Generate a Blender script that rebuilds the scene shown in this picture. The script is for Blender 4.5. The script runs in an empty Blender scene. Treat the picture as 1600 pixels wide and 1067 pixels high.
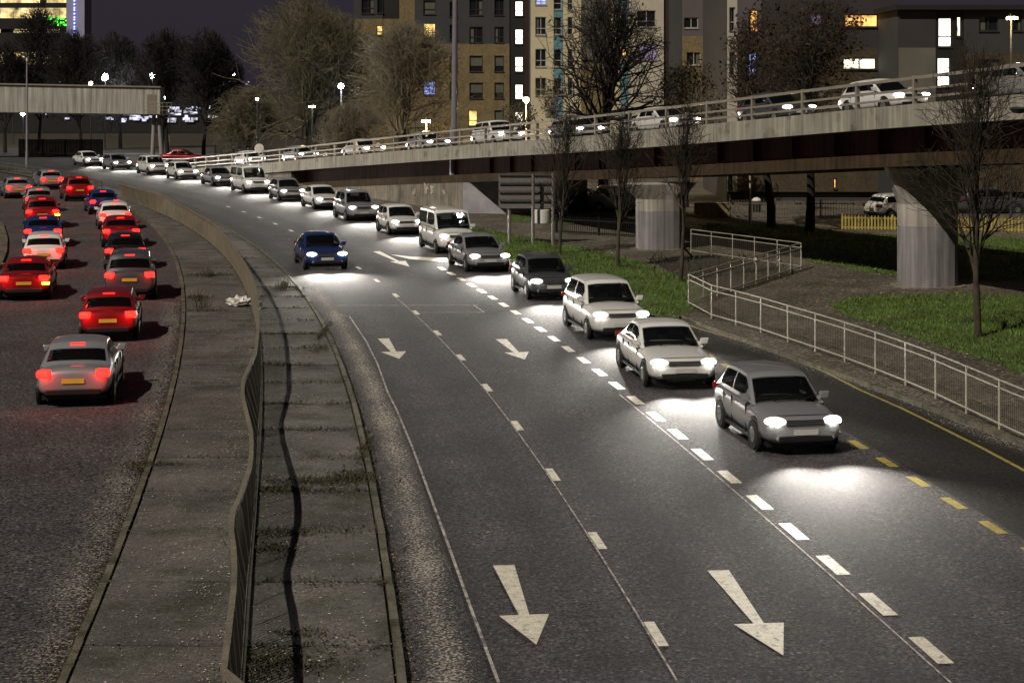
import bpy, bmesh, math, random
import numpy as np
from mathutils import Vector, Matrix
R = math.radians
SC = bpy.context.scene
COL = SC.collection

# ------------------------------------------------------------------ camera, sky, sun, exposure
CAM_H, FOC, HOR = 7.5, 2640.0, 140.0          # camera height in metres, focal length and horizon row in photo pixels
cd = bpy.data.cameras.new('camera'); cam = bpy.data.objects.new('camera', cd); COL.objects.link(cam)
cam.location = (0, 0, CAM_H); cam.rotation_euler = (R(90), 0, 0)
cd.sensor_width = 36; cd.lens = 36 * FOC / 1600; cd.shift_y = -(533.5 - HOR) / 1600
cd.clip_start = 0.1; cd.clip_end = 3000
SC.camera = cam
SUN_EL, SUN_AZ = 45, 50        # degrees; light travels towards +X and +Y (from behind the camera, left)
w = bpy.data.worlds.new('World'); SC.world = w; w.use_nodes = True
nt = w.node_tree; nt.nodes.clear()
out = nt.nodes.new('ShaderNodeOutputWorld'); add = nt.nodes.new('ShaderNodeAddShader')
b1 = nt.nodes.new('ShaderNodeBackground'); b2 = nt.nodes.new('ShaderNodeBackground'); sky = nt.nodes.new('ShaderNodeTexSky')
sky.sky_type = 'NISHITA'; sky.sun_disc = False; sky.sun_elevation = R(SUN_EL); sky.sun_rotation = R(270 - SUN_AZ)
b1.inputs[1].default_value = 0.0012
b2.inputs[0].default_value = (0.021, 0.0155, 0.024, 1); b2.inputs[1].default_value = 1.0   # night sky over a lit city
nt.links.new(sky.outputs[0], b1.inputs[0]); nt.links.new(b1.outputs[0], add.inputs[0]); nt.links.new(b2.outputs[0], add.inputs[1])
nt.links.new(add.outputs[0], out.inputs[0])
sd = bpy.data.lights.new('sun', 'SUN'); sun = bpy.data.objects.new('sun', sd); COL.objects.link(sun)
sd.energy = 3.1; sd.angle = R(.6); sd.color = (1.0, 0.92, 0.80)
_a, _e = R(SUN_AZ), R(SUN_EL)
sun.rotation_euler = Vector((math.cos(_a) * math.cos(_e), math.sin(_a) * math.cos(_e), -math.sin(_e))).to_track_quat('-Z', 'Y').to_euler()
sun.location = (-40, -30, 60)
SC.view_settings.view_transform = 'Standard'; SC.view_settings.look = 'None'
SC.view_settings.gamma = 1; SC.view_settings.use_curve_mapping = False; SC.view_settings.exposure = 0.0
SC.render.engine = 'CYCLES'; SC.cycles.use_denoising = True; SC.cycles.max_bounces = 5
SC.cycles.sample_clamp_indirect = 4.0; SC.cycles.caustics_reflective = False; SC.cycles.caustics_refractive = False

# ------------------------------------------------------------------ helpers
rng = random.Random(7); nrg = np.random.default_rng(7)
def G(x, y, z=0.0):                      # photo pixel of a point lying at height z -> world
    k = (CAM_H - z) / (y - HOR)
    return Vector(((x - 800) * k, FOC * k, z))
def A(x, y, Y):                          # photo pixel of a point standing at distance Y -> world
    return Vector(((x - 800) * Y / FOC, Y, CAM_H + (HOR - y) * Y / FOC))

def new_mat(name):
    m = bpy.data.materials.new(name); m.use_nodes = True
    return m, m.node_tree.nodes, m.node_tree.links, m.node_tree.nodes['Principled BSDF']
def mat(name, col, rough=0.7, metal=0.0, var=0.25, scale=3.0, fine=0.0, fscale=60.0, bump=0.0, bscale=40.0,
        col2=None, c2scale=0.5, c2lo=0.45, c2hi=0.65, rnd=0.0, streak=False, spec=0.4, grit=0.0, gamp=.8):
    m, n, l, p = new_mat(name)
    p.inputs['Roughness'].default_value = rough; p.inputs['Metallic'].default_value = metal
    p.inputs['Specular IOR Level'].default_value = spec
    tc = n.new('ShaderNodeNewGeometry'); pos = tc.outputs['Position']
    def noise(s, d=5.0, vec=None):
        t = n.new('ShaderNodeTexNoise'); t.inputs['Scale'].default_value = s; t.inputs['Detail'].default_value = d
        t.inputs['Roughness'].default_value = 0.6
        l.new(vec if vec else pos, t.inputs['Vector']); return t.outputs['Fac']
    def ramp(f, lo, hi, a, b):
        r = n.new('ShaderNodeMapRange'); r.inputs[1].default_value = lo; r.inputs[2].default_value = hi
        r.inputs[3].default_value = a; r.inputs[4].default_value = b; l.new(f, r.inputs[0]); return r.outputs[0]
    def mul(c, f):
        v = n.new('ShaderNodeVectorMath'); v.operation = 'SCALE'; l.new(c, v.inputs[0]); l.new(f, v.inputs['Scale']); return v.outputs[0]
    rgb = n.new('ShaderNodeRGB'); rgb.outputs[0].default_value = (*col, 1); c = rgb.outputs[0]
    if col2:
        mx = n.new('ShaderNodeMix'); mx.data_type = 'RGBA'; mx.inputs['B'].default_value = (*col2, 1)
        l.new(ramp(noise(c2scale, 6), c2lo, c2hi, 0, 1), mx.inputs['Factor']); l.new(c, mx.inputs['A']); c = mx.outputs['Result']
    if streak:
        mp = n.new('ShaderNodeMapping'); mp.inputs['Scale'].default_value = (3.0, 3.0, 0.15); l.new(pos, mp.inputs[0])
        c = mul(c, ramp(noise(1.6, 6, mp.outputs[0]), 0.3, 0.7, 0.55, 1.25))
    if var: c = mul(c, ramp(noise(scale), 0.3, 0.7, 1 - var, 1 + var))
    if fine: c = mul(c, ramp(noise(fscale, 2), 0.32, 0.68, 1 - fine, 1 + fine))
    if grit:
        vo = n.new('ShaderNodeTexVoronoi'); vo.inputs['Scale'].default_value = grit; l.new(pos, vo.inputs['Vector'])
        sp = n.new('ShaderNodeSeparateColor'); l.new(vo.outputs['Color'], sp.inputs[0])
        c = mul(c, ramp(sp.outputs[0], 0, 1, 1 - gamp, 1 + gamp)); c = mul(c, ramp(sp.outputs[1], .86, 1, 1, 1 + gamp * 1.7))
    if rnd:
        oi = n.new('ShaderNodeObjectInfo'); c = mul(c, ramp(oi.outputs['Random'], 0, 1, 1 - rnd, 1 + rnd))
    l.new(c, p.inputs['Base Color'])
    if bump:
        b = n.new('ShaderNodeBump'); b.inputs['Strength'].default_value = bump; b.inputs['Distance'].default_value = 0.02
        l.new(noise(bscale, 4), b.inputs['Height']); l.new(b.outputs[0], p.inputs['Normal'])
    return m
def emit(name, col, s, var=0.0, scale=2.0):
    m, n, l, p = new_mat(name)
    p.inputs['Base Color'].default_value = (*[min(1, c * .6) for c in col], 1)
    p.inputs['Emission Color'].default_value = (*col, 1); p.inputs['Emission Strength'].default_value = s
    if var:
        g = n.new('ShaderNodeNewGeometry'); t = n.new('ShaderNodeTexNoise'); t.inputs['Scale'].default_value = scale
        r = n.new('ShaderNodeMapRange'); r.inputs[1].default_value = .35; r.inputs[2].default_value = .65
        r.inputs[3].default_value = s * (1 - var); r.inputs[4].default_value = s * (1 + var)
        l.new(g.outputs['Position'], t.inputs['Vector']); l.new(t.outputs['Fac'], r.inputs[0]); l.new(r.outputs[0], p.inputs['Emission Strength'])
    return m

def mesh_from(name, verts, faces, m, smooth=False):
    me = bpy.data.meshes.new(name)
    me.from_pydata([tuple(v) for v in verts], [], faces); me.update()
    if m: me.materials.append(m)
    if smooth: me.polygons.foreach_set('use_smooth', [True] * len(me.polygons))
    return me
def link(name, data, parent=None):
    o = bpy.data.objects.new(name, data); COL.objects.link(o)
    if parent: o.parent = parent
    return o
def root_loc(o):
    v = Vector((0, 0, 0))
    while o: v += o.location; o = o.parent
    return v
def tag(o, label=None, cat=None, group=None, kind=None):
    for k, v in (('label', label), ('category', cat), ('group', group), ('kind', kind)):
        if v: o[k] = v
    return o
def thing(name, label, cat, loc=(0, 0, 0), group=None):
    o = link(name, None); o.location = loc; o.empty_display_size = 0.3
    return tag(o, label, cat, group)
class MB:
    def __init__(s): s.v = []; s.f = []
    def quad(s, a, b, c, d): k = len(s.v); s.v += [a, b, c, d]; s.f.append((k, k + 1, k + 2, k + 3)); return s
    def poly(s, pts): k = len(s.v); s.v += list(pts); s.f.append(tuple(range(k, k + len(pts)))); return s
    def hexa(s, b, t):                    # b, t: four bottom / four top corners, anticlockwise from above
        k = len(s.v); s.v += list(b) + list(t)
        s.f += [(k + 3, k + 2, k + 1, k), (k + 4, k + 5, k + 6, k + 7)] + [(k + i, k + (i + 1) % 4, k + 4 + (i + 1) % 4, k + 4 + i) for i in range(4)]
        return s
    def box(s, c, d, rz=0.0):
        cx, cy, cz = c; hx, hy, hz = d[0] / 2, d[1] / 2, d[2] / 2; co, si = math.cos(rz), math.sin(rz)
        q = [(cx + x * co - y * si, cy + x * si + y * co) for x, y in ((-hx, -hy), (hx, -hy), (hx, hy), (-hx, hy))]
        return s.hexa([(x, y, cz - hz) for x, y in q], [(x, y, cz + hz) for x, y in q])
    def bar(s, p, q, wd, ht):             # rectangular bar between two points
        p, q = Vector(p), Vector(q); d = (q - p).normalized(); up = Vector((0, 0, 1))
        if abs(d.z) > .95: up = Vector((0, 1, 0))
        sx = d.cross(up).normalized() * wd / 2; sz = sx.cross(d).normalized() * ht / 2
        return s.hexa([p - sx - sz, p + sx - sz, q + sx - sz, q - sx - sz], [p - sx + sz, p + sx + sz, q + sx + sz, q - sx + sz])
    def tube(s, p, q, r0, r1=None, n=8, caps=True):
        r1 = r0 if r1 is None else r1
        p, q = Vector(p), Vector(q); d = (q - p).normalized(); a = d.orthogonal().normalized(); b = d.cross(a); k = len(s.v)
        for c, r in ((p, r0), (q, r1)):
            for i in range(n):
                t = 2 * math.pi * i / n; s.v.append(c + (a * math.cos(t) + b * math.sin(t)) * r)
        s.f += [(k + i, k + (i + 1) % n, k + n + (i + 1) % n, k + n + i) for i in range(n)]
        if caps: s.f += [tuple(k + n - 1 - i for i in range(n)), tuple(k + n + i for i in range(n))]
        return s
    def lathe(s, c, prof, n=16, axis='z'):
        k = len(s.v)
        for r, h in prof:
            for i in range(n):
                t = 2 * math.pi * i / n; x, y = r * math.cos(t), r * math.sin(t)
                s.v.append(Vector(c) + (Vector((x, y, h)) if axis == 'z' else Vector((h, x, y)) if axis == 'x' else Vector((x, h, y))))
        for j in range(len(prof) - 1):
            s.f += [(k + j * n + i, k + j * n + (i + 1) % n, k + (j + 1) * n + (i + 1) % n, k + (j + 1) * n + i) for i in range(n)]
        s.f += [tuple(k + n - 1 - i for i in range(n)), tuple(k + (len(prof) - 1) * n + i for i in range(n))]
        return s
    def prism(s, pts, z0, z1):
        n = len(pts); k = len(s.v); s.v += [(p[0], p[1], z0) for p in pts] + [(p[0], p[1], z1) for p in pts]
        s.f += [tuple(k + n - 1 - i for i in range(n)), tuple(k + n + i for i in range(n))] + [(k + i, k + (i + 1) % n, k + n + (i + 1) % n, k + n + i) for i in range(n)]
        return s
    def sheet(s, a, b):                   # strip between two polylines
        k = len(s.v); n = len(a); s.v += list(a) + list(b)
        s.f += [(k + i, k + n + i, k + n + i + 1, k + i + 1) for i in range(n - 1)]; return s
    def build(s, name, m, parent=None, smooth=False, bevel=0.0, seg=1):
        o0 = root_loc(parent) if parent else Vector((0, 0, 0))
        o = link(name, mesh_from(name, [Vector(v) - o0 for v in s.v], s.f, m, smooth), parent)
        if bevel:
            b = o.modifiers.new('bevel', 'BEVEL'); b.width = bevel; b.segments = seg; b.limit_method = 'ANGLE'
        return o
def upfix(o):                            # make sheet normals point up
    bm = bmesh.new(); bm.from_mesh(o.data)
    for f in bm.faces:
        if f.normal.z < 0: f.normal_flip()
    bm.to_mesh(o.data); bm.free(); return o
def structure(name, mb, m, **k): return tag(mb.build(name, m, **k), kind='structure')
def copy_tree(o, parent=None):
    c = o.copy(); COL.objects.link(c)
    if parent: c.parent = parent
    for ch in o.children: copy_tree(ch, c)
    return c

# ------------------------------------------------------------------ materials
M = {}
M['asphalt'] = mat('asphalt', (0.037, 0.0325, 0.0335), .9, var=.25, scale=.55, fine=.5, fscale=16, bump=.5, bscale=40, grit=24, spec=.25)
M['asphalt_left'] = mat('asphalt_left', (0.052, 0.0475, 0.0475), .9, var=.25, scale=.5, fine=.45, fscale=16, bump=.5, bscale=40, grit=24, spec=.25)
M['asphalt_dark'] = mat('asphalt_dark', (0.012, 0.0095, 0.008), .9, var=.25, scale=.6, fine=.5, fscale=16, bump=.4, bscale=40, grit=22, spec=.2)
M['paint'] = mat('road_paint', (0.62, 0.58, 0.46), .6, var=.15, scale=5, fine=.18, fscale=26, col2=(0.30, 0.27, 0.2), c2scale=7, c2lo=.54, c2hi=.64)
M['yellow'] = mat('yellow_paint', (0.30, 0.24, 0.045), .7, var=.3, scale=5, fine=.3, fscale=26, col2=(0.07, 0.06, 0.03), c2scale=6, c2lo=.55, c2hi=.68)
M['thin'] = mat('joint_line', (0.40, 0.37, 0.33), .7, var=.3, scale=5, fine=.4, fscale=26, col2=(0.10, 0.09, 0.085), c2scale=4, c2lo=.45, c2hi=.6)
M['bay'] = mat('median_concrete', (0.092, 0.086, 0.076), .9, var=.35, scale=.7, grit=34, gamp=.32, fine=.16, fscale=9, bump=.4, bscale=30, col2=(0.052, 0.050, 0.036), c2scale=.8, c2lo=.48, c2hi=.66, rnd=.16)
M['kerb'] = mat('kerb_stone', (0.105, 0.095, 0.066), .9, var=.3, scale=2, fine=.3, fscale=24, bump=.4, bscale=25, col2=(0.04, 0.042, 0.018), c2scale=1.6, c2lo=.48, c2hi=.66, rnd=.2)
M['path'] = mat('path', (0.082, 0.070, 0.050), .9, var=.3, scale=.5, grit=14, fine=.3, fscale=16, col2=(0.05, 0.044, 0.028), c2scale=.35, c2lo=.45, c2hi=.62)
M['soil'] = mat('soil', (0.030, 0.024, 0.014), 1, var=.4, scale=1.2, fine=.4, fscale=22, bump=.6, bscale=20)
M['turf'] = mat('turf', (0.050, 0.090, 0.014), 1, var=.35, scale=.7, fine=.35, fscale=20, col2=(0.035, 0.030, 0.014), c2scale=.6, c2lo=.56, c2hi=.7)
M['blade'] = mat('grass_blade', (0.085, 0.138, 0.022), .8, var=.45, scale=.9, fine=.4, fscale=9, col2=(0.085, 0.075, 0.025), c2scale=.8, c2lo=.5, c2hi=.68)
M['weed'] = mat('weed', (0.045, 0.045, 0.018), .9, var=.4, scale=4)
M['leaf'] = mat('fallen_leaf', (0.50, 0.45, 0.33), .9, var=.5, scale=14, col2=(0.07, 0.05, 0.025), c2scale=11, c2lo=.5, c2hi=.62)
M['debris'] = mat('soil_and_dead_leaves', (0.035, 0.026, 0.014), .95, var=.5, scale=14, col2=(0.13, 0.09, 0.045), c2scale=12, c2lo=.55, c2hi=.62)
M['rail_near'] = mat('painted_rail', (0.15, 0.132, 0.095), .75, var=.25, scale=1.2, fine=.2, fscale=14)
M['galv'] = mat('galvanised_steel', (0.42, 0.39, 0.32), .55, .25, var=.15, scale=1.5)
M['galv_dark'] = mat('dull_steel_bars', (0.15, 0.135, 0.105), .7, .2, var=.2, scale=1.5)
M['barrier'] = mat('barrier_steel', (0.10, 0.095, 0.085), .6, .3, var=.2, scale=1)
M['alu'] = mat('parapet_rail', (0.24, 0.21, 0.165), .6, .2, var=.15, scale=1)
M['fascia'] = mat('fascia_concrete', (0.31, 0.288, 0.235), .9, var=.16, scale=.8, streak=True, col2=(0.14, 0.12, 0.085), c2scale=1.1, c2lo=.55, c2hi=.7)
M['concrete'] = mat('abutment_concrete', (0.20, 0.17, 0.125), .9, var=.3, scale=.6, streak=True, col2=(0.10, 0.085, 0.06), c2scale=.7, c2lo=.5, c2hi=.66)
M['pier'] = mat('pier_concrete', (0.34, 0.31, 0.27), .9, var=.18, scale=.8, streak=True)
M['pier_paint'] = mat('pier_grey_paint', (0.24, 0.225, 0.225), .8, var=.16, scale=.9, streak=True)
M['wing'] = mat('painted_rough_wall', (0.30, 0.29, 0.31), .9, var=.2, scale=1.4, bump=1.0, bscale=5)
M['girder'] = mat('girder_steel', (0.050, 0.018, 0.011), .9, var=.3, scale=.8, streak=True, spec=.05)
M['girder_low'] = mat('girder_flange', (0.055, 0.038, 0.022), .9, var=.25, scale=.8, streak=True, spec=.05)
M['graffiti'] = mat('graffiti_paint', (0.40, 0.36, 0.30), .8)
M['bark'] = mat('bark', (0.050, 0.040, 0.027), .95, var=.35, scale=3, bump=.5, bscale=12)
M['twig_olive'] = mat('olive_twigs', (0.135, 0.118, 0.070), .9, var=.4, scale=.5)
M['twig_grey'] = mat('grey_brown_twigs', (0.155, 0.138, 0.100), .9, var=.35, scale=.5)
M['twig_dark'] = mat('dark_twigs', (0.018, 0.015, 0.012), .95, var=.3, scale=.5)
M['twig_brown'] = mat('brown_twigs', (0.036, 0.027, 0.019), .95, var=.3, scale=.8)
M['dead_leaf'] = mat('dead_leaves', (0.040, 0.026, 0.010), .9, var=.5, scale=2)
M['shrub'] = mat('shrub_leaves', (0.07, 0.052, 0.020), .9, var=.5, scale=1.2)
M['brick'] = mat('yellow_brick', (0.165, 0.125, 0.060), .9, var=.2, scale=1.0, fine=.25, fscale=5)
M['brick_dark'] = mat('brown_brick', (0.060, 0.045, 0.024), .9, var=.25, scale=1.0, fine=.25, fscale=5)
M['grey_clad'] = mat('grey_cladding', (0.040, 0.040, 0.041), .8, var=.12, scale=.6)
M['grey_clad2'] = mat('mid_grey_panel', (0.115, 0.105, 0.085), .8, var=.12, scale=.6)
M['dark_clad'] = mat('dark_cladding', (0.012, 0.011, 0.010), .8, var=.2, scale=.6)
M['red_clad_and_shade'] = mat('dark_red_cladding_and_shade', (0.030, 0.014, 0.010), .8, var=.2, scale=.6)
M['cream'] = mat('cream_render', (0.50, 0.44, 0.29), .9, var=.1, scale=.7)
M['pale'] = mat('pale_render', (0.42, 0.385, 0.31), .9, var=.1, scale=.7)
M['mauve'] = mat('mauve_render', (0.10, 0.085, 0.088), .9, var=.1, scale=.7)
M['mauve_dark'] = mat('dark_mauve_render', (0.040, 0.034, 0.036), .9, var=.12, scale=.7)
M['teal'] = mat('teal_panel', (0.10, 0.22, 0.25), .5, var=.12, scale=1.2)
M['frame'] = mat('window_frame', (0.022, 0.021, 0.020), .5, var=0)
M['frame_white'] = mat('white_window_frame', (0.32, 0.31, 0.29), .5, var=0)
M['pane'] = mat('dark_glass', (0.012, 0.013, 0.014), .08, var=0, spec=.6)
M['blind'] = mat('drawn_blind', (0.085, 0.088, 0.065), .7, var=.12, scale=1.5)
M['lit_yellow'] = emit('lit_window_yellow', (1.0, .66, .22), 1.3, .55, 1.6)
M['lit_white'] = emit('lit_window_white', (1.0, .90, .66), 1.6, .3, .9)
M['lit_orange'] = emit('lit_window_orange', (1.0, .50, .14), 1.2, .6, 1.6)
M['lit_blue'] = emit('lit_window_blue', (.35, .45, 1.0), .9, .7, 2.2)
M['lit_dim'] = emit('lit_window_dim', (.5, .42, .75), .12, .5, 2)
M['lit_stair'] = emit('lit_stairwell', (1.0, .93, .78), 2.6, .25, .8)
M['lit_office'] = emit('lit_office_floor', (1.0, .78, .36), .75, .9, .55)
M['lit_green'] = emit('green_floodlight', (.10, 1.0, .08), 1.6, .8, .9)
M['lit_yard'] = emit('lit_yard', (.78, .78, 1.0), .6, 1.0, 1.2)
M['led_blue'] = emit('blue_led', (.16, .18, 1.0), 7)
M['lamp_white'] = emit('white_lamp', (.88, .92, 1.0), 60)
M['lamp_warm'] = emit('warm_lamp', (1.0, .80, .42), 40)
M['tower'] = mat('tower_column', (0.30, 0.30, 0.42), .6, var=.1, scale=.3)
M['clad_white'] = mat('ribbed_cladding', (0.52, 0.50, 0.44), .7, .1, var=.12, scale=.25, streak=True)
M['steel_dark'] = mat('dark_steel', (0.05, 0.05, 0.05), .6, .4, var=.1)
M['steel_pale'] = mat('pale_steel_column', (0.30, 0.29, 0.27), .5, .2, var=.1, scale=1)
M['steel_mauve'] = mat('grey_mast', (0.20, 0.19, 0.21), .5, .2, var=.1, scale=.5)
M['sign_back'] = mat('sign_back', (0.17, 0.15, 0.145), .6, .2, var=.12, scale=1)
M['white'] = mat('white_plastic', (0.62, 0.60, 0.55), .6, var=.1, scale=3)
M['timber'] = mat('timber_fence', (0.035, 0.028, 0.02), .9, var=.3, scale=2, rnd=.3)
M['pale_fence'] = mat('yellow_lit_paling', (0.36, 0.28, 0.06), .8, var=.25, scale=2, rnd=.2)  # timber palings; yellow lamp light is put into their colour
M['bag'] = mat('plastic_bag', (0.60, 0.57, 0.52), .5, var=.2, scale=12)
M['black'] = mat('black_plastic', (0.012, 0.012, 0.012), .5, var=0)
M['rubber'] = mat('tyre_rubber', (0.014, 0.014, 0.014), .85, var=.15, scale=8)
M['rim'] = mat('alloy_rim', (0.35, 0.35, 0.36), .35, .8, var=.1)
_m, _n, _l, _p = new_mat('car_glass')
_p.inputs['Base Color'].default_value = (.012, .013, .014, 1); _p.inputs['Roughness'].default_value = .05
_t = _n.new('ShaderNodeBsdfTransparent'); _t.inputs[0].default_value = (.62, .66, .66, 1); _x = _n.new('ShaderNodeMixShader'); _f = _n.new('ShaderNodeFresnel'); _f.inputs[0].default_value = 1.5
_r = _n.new('ShaderNodeMapRange'); _r.inputs[1].default_value = 0; _r.inputs[2].default_value = 1; _r.inputs[3].default_value = .22; _r.inputs[4].default_value = 1
_l.new(_f.outputs[0], _r.inputs[0]); _l.new(_r.outputs[0], _x.inputs[0]); _l.new(_t.outputs[0], _x.inputs[1]); _l.new(_p.outputs[0], _x.inputs[2]); _l.new(_x.outputs[0], _n['Material Output'].inputs[0])
M['car_glass'] = _m; M['seat'] = mat('seat_cloth', (0.05, 0.05, 0.055), .9, var=.1)
M['headlight'] = emit('headlight', (1.0, .96, .88), 70)
M['lens_glow'] = emit('headlight_lens', (1.0, .96, .88), 1.6)
M['taillight'] = emit('taillight', (1.0, .012, .008), 4)
M['brakelight'] = emit('brake_light', (1.0, .012, .008), 6)
M['indicator'] = emit('indicator_amber', (1.0, .42, .02), 16)
M['lens_off'] = mat('unlit_lens', (0.25, 0.25, 0.26), .15, var=0)
M['lens_red'] = mat('unlit_red_lens', (0.16, 0.012, 0.01), .2, var=0)
M['plate_white'] = mat('white_number_plate', (0.55, 0.55, 0.5), .5, var=.05)
M['plate_yellow'] = mat('yellow_number_plate', (0.55, 0.42, 0.05), .5, var=.05)
def paint(name, c, metal=.3):
    m = mat('car_paint_' + name, c, .28, metal, var=.05, scale=2); m.node_tree.nodes['Principled BSDF'].inputs['Coat Weight'].default_value = .6
    return m
PAINT = dict(silver=paint('silver', (.42, .42, .43), .6), black=paint('black', (.012, .012, .014)), white=paint('white', (.62, .61, .58), 0),
             blue=paint('blue', (.015, .035, .13)), red=paint('red', (.22, .010, .012)), grey=paint('grey', (.10, .105, .11), .5))

# ------------------------------------------------------------------ road curves, X as a function of Y (metres)
def curve(pts, z, deg, extra=()):
    q = [G(x, y, z) for x, y in pts]; Y = np.array([p.y for p in q] + [e[1] for e in extra]); X = np.array([p.x for p in q] + [e[0] for e in extra])
    c = np.polyfit(Y / 50, X, deg); lo, hi = Y.min(), Y.max(); d = np.polyder(c)
    def f(y):
        y = np.asarray(y, float); yc = np.clip(y, lo, hi)
        return np.polyval(c, yc / 50) + (y - yc) * np.polyval(d, yc / 50) / 50
    return f
kerb_l = curve([(0,268),(60,278),(110,290),(160,306),(223,338),(249,370),(271,402),(282,437),(285,475),(284,507),(277,555),(262,614),(237,688),(217,737),(193,812),(148,915),(114,1009),(94,1067)], .1, 4)
line_1 = curve([(375,331),(400,339),(425,347.5),(453,358),(593,437.6),(620,460.4),(647.2,486.1),(679,517.6),(715.9,556.3),(756.4,604.3),(804.6,666.4),(863,745),(935.5,846.6),(1034.9,990.6)], 0, 4, [(-39.3, 152.6), (-60, 185)])
slope = lambda f, y: float((f(y + .5) - f(y - .5)))
wid = lambda f, y: math.sqrt(1 + slope(f, y) ** 2)
line_2 = curve([(723,436),(756,455),(806,488),(940,588),(1000,633),(1069.5,688),(1200,797),(1313,892),(1460,1016)], 0, 4, [(float(line_1(y)) + 3.4 * wid(line_1, y), y) for y in (90, 110, 130, 150, 170)])
kerb_r = curve([(353,356),(398,382),(465,437),(489,461),(509,504),(520.5,536),(536,579),(552,634),(564,674),(578,748),(593,790),(612,874),(627.6,950),(646.7,1041)], .1, 4, [(float(line_1(y)) - 3.5 * wid(line_1, y), y) for y in (110, 130, 150, 170)])
edge_r = curve([(200,260),(300,272),(420,296),(500,310),(600,331),(690,355),(760,390),(853,428),(900,447),(1000,485),(1050,500),(1189,538),(1286,565.5),(1370.5,599),(1429.6,629),(1514,671),(1600,713)], 0, 5)
YS = np.concatenate([np.arange(8, 70, 1.0), np.arange(70, 231, 3.0)])
def strip(f, g, ys, z, df=0.0, dg=0.0):
    return [Vector((float(f(y)) + df, float(y), z)) for y in ys], [Vector((float(g(y)) + dg, float(y), z)) for y in ys]
def off(f, d): return lambda y: float(f(y)) + d * wid(f, float(y))

# ------------------------------------------------------------------ ground and roads
mb = MB(); mb.quad((-900, -60, -.06), (900, -60, -.06), (900, 1800, -.06), (-900, 1800, -.06)); structure('ground', mb, M['soil'])
mb = MB(); mb.sheet(*strip(off(kerb_l, -34), off(kerb_l, .06), YS, 0)); left_road = upfix(structure('left_carriageway', mb, M['asphalt_left']))
def road_grid(name, m, f0, f1, ref, n=16):
    v = []; fc = []; ac = []
    for y in YS:
        x0, x1 = f0(y), f1(y)
        for j in range(n + 1): x = x0 + (x1 - x0) * j / n; v.append((x, float(y), 0)); ac.append((x - float(ref(y))) / wid(ref, y))
    for i in range(len(YS) - 1):
        for j in range(n): k = i * (n + 1) + j; fc.append((k, k + 1, k + n + 2, k + n + 1))
    me = mesh_from(name, v, fc, m); me.attributes.new('across', 'FLOAT', 'POINT').data.foreach_set('value', ac); return tag(link(name, me), kind='structure')
def add_tracks(m, period, phase, amp):
    n, l = m.node_tree.nodes, m.node_tree.links; p = n['Principled BSDF']; src = p.inputs['Base Color'].links[0].from_socket
    at = n.new('ShaderNodeAttribute'); at.attribute_name = 'across'; a = n.new('ShaderNodeMath'); a.operation = 'MULTIPLY_ADD'; a.inputs[1].default_value = 2 * math.pi / period; a.inputs[2].default_value = phase
    c = n.new('ShaderNodeMath'); c.operation = 'COSINE'; l.new(at.outputs['Fac'], a.inputs[0]); l.new(a.outputs[0], c.inputs[0])
    g = n.new('ShaderNodeNewGeometry'); t = n.new('ShaderNodeTexNoise'); t.inputs['Scale'].default_value = .22; l.new(g.outputs['Position'], t.inputs['Vector'])
    mu = n.new('ShaderNodeMath'); mu.operation = 'MULTIPLY'; l.new(c.outputs[0], mu.inputs[0]); l.new(t.outputs['Fac'], mu.inputs[1])
    ma = n.new('ShaderNodeMath'); ma.operation = 'MULTIPLY_ADD'; ma.inputs[1].default_value = amp * 2; ma.inputs[2].default_value = 1; l.new(mu.outputs[0], ma.inputs[0])
    v = n.new('ShaderNodeVectorMath'); v.operation = 'SCALE'; l.new(src, v.inputs[0]); l.new(ma.outputs[0], v.inputs['Scale']); l.new(v.outputs[0], p.inputs['Base Color'])
add_tracks(M['asphalt'], 1.7, 0, .2)
right_road = road_grid('right_carriageway', M['asphalt'], off(kerb_r, -.06), off(edge_r, .06), line_1)
bay_edge = curve([(1034,512),(1096,549),(1126,568),(1157.5,586),(1194,608),(1230.5,628),(1266,648),(1304,670),(1344,695.5),(1387,722),(1436,753),(1491.6,788),(1548,823)], 0, 2)
ys = np.arange(8, 53.1, 1.0)
mb = MB(); mb.sheet(*strip(lambda y: float(bay_edge(y)) + .2, off(edge_r, -.02), ys, .004)); upfix(structure('lay_by', mb, M['asphalt_dark']))
# land to the right of the kerb, and left verge
mb = MB(); yv = np.concatenate([np.arange(8, 60, 1.5), np.arange(60, 200, 4)])
mb.sheet([Vector((off(edge_r, .12)(y), float(y), .1)) for y in yv], [Vector((max(60.0, off(edge_r, 30)(y)), float(y), .1)) for y in yv]); upfix(structure('pavement', mb, M['path']))

def dash(mb_pts, name, m, parent): pass
def marks(f, y0, period, length, width, count, name, m, d=0.0):
    """painted dashes along a curve, measured along it"""
    ys = np.arange(8, 200, .05); xs = np.array([float(v) for v in f(ys)]) + d
    s = np.concatenate([[0], np.cumsum(np.hypot(np.diff(xs), np.diff(ys)))]); s0 = np.interp(y0, ys, s)
    for i in range(count):
        a, b = s0 + i * period - length / 2, s0 + i * period + length / 2
        q = []
        for u in (a, b):
            y = float(np.interp(u, s, ys)); x = float(np.interp(u, s, xs)); sl = slope(f, y); n = Vector((1, -sl, 0)).normalized()
            q.append((Vector((x, y, .005)), n))
        (p0, n0), (p1, n1) = q
        MB().quad(p0 - n0 * width / 2, p0 + n0 * width / 2, p1 + n1 * width / 2, p1 - n1 * width / 2).build(name, m, right_road)
marks(line_1, 23.3, 4.85, 1.05, .15, 19, 'lane_mark', M['paint'])
marks(line_2, 20.6, 2.04, 1.08, .22, 26, 'wide_lane_mark', M['paint'])
marks(bay_edge, 25.6, 1.7, .85, .2, 15, 'yellow_bay_mark', M['yellow'])
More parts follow.
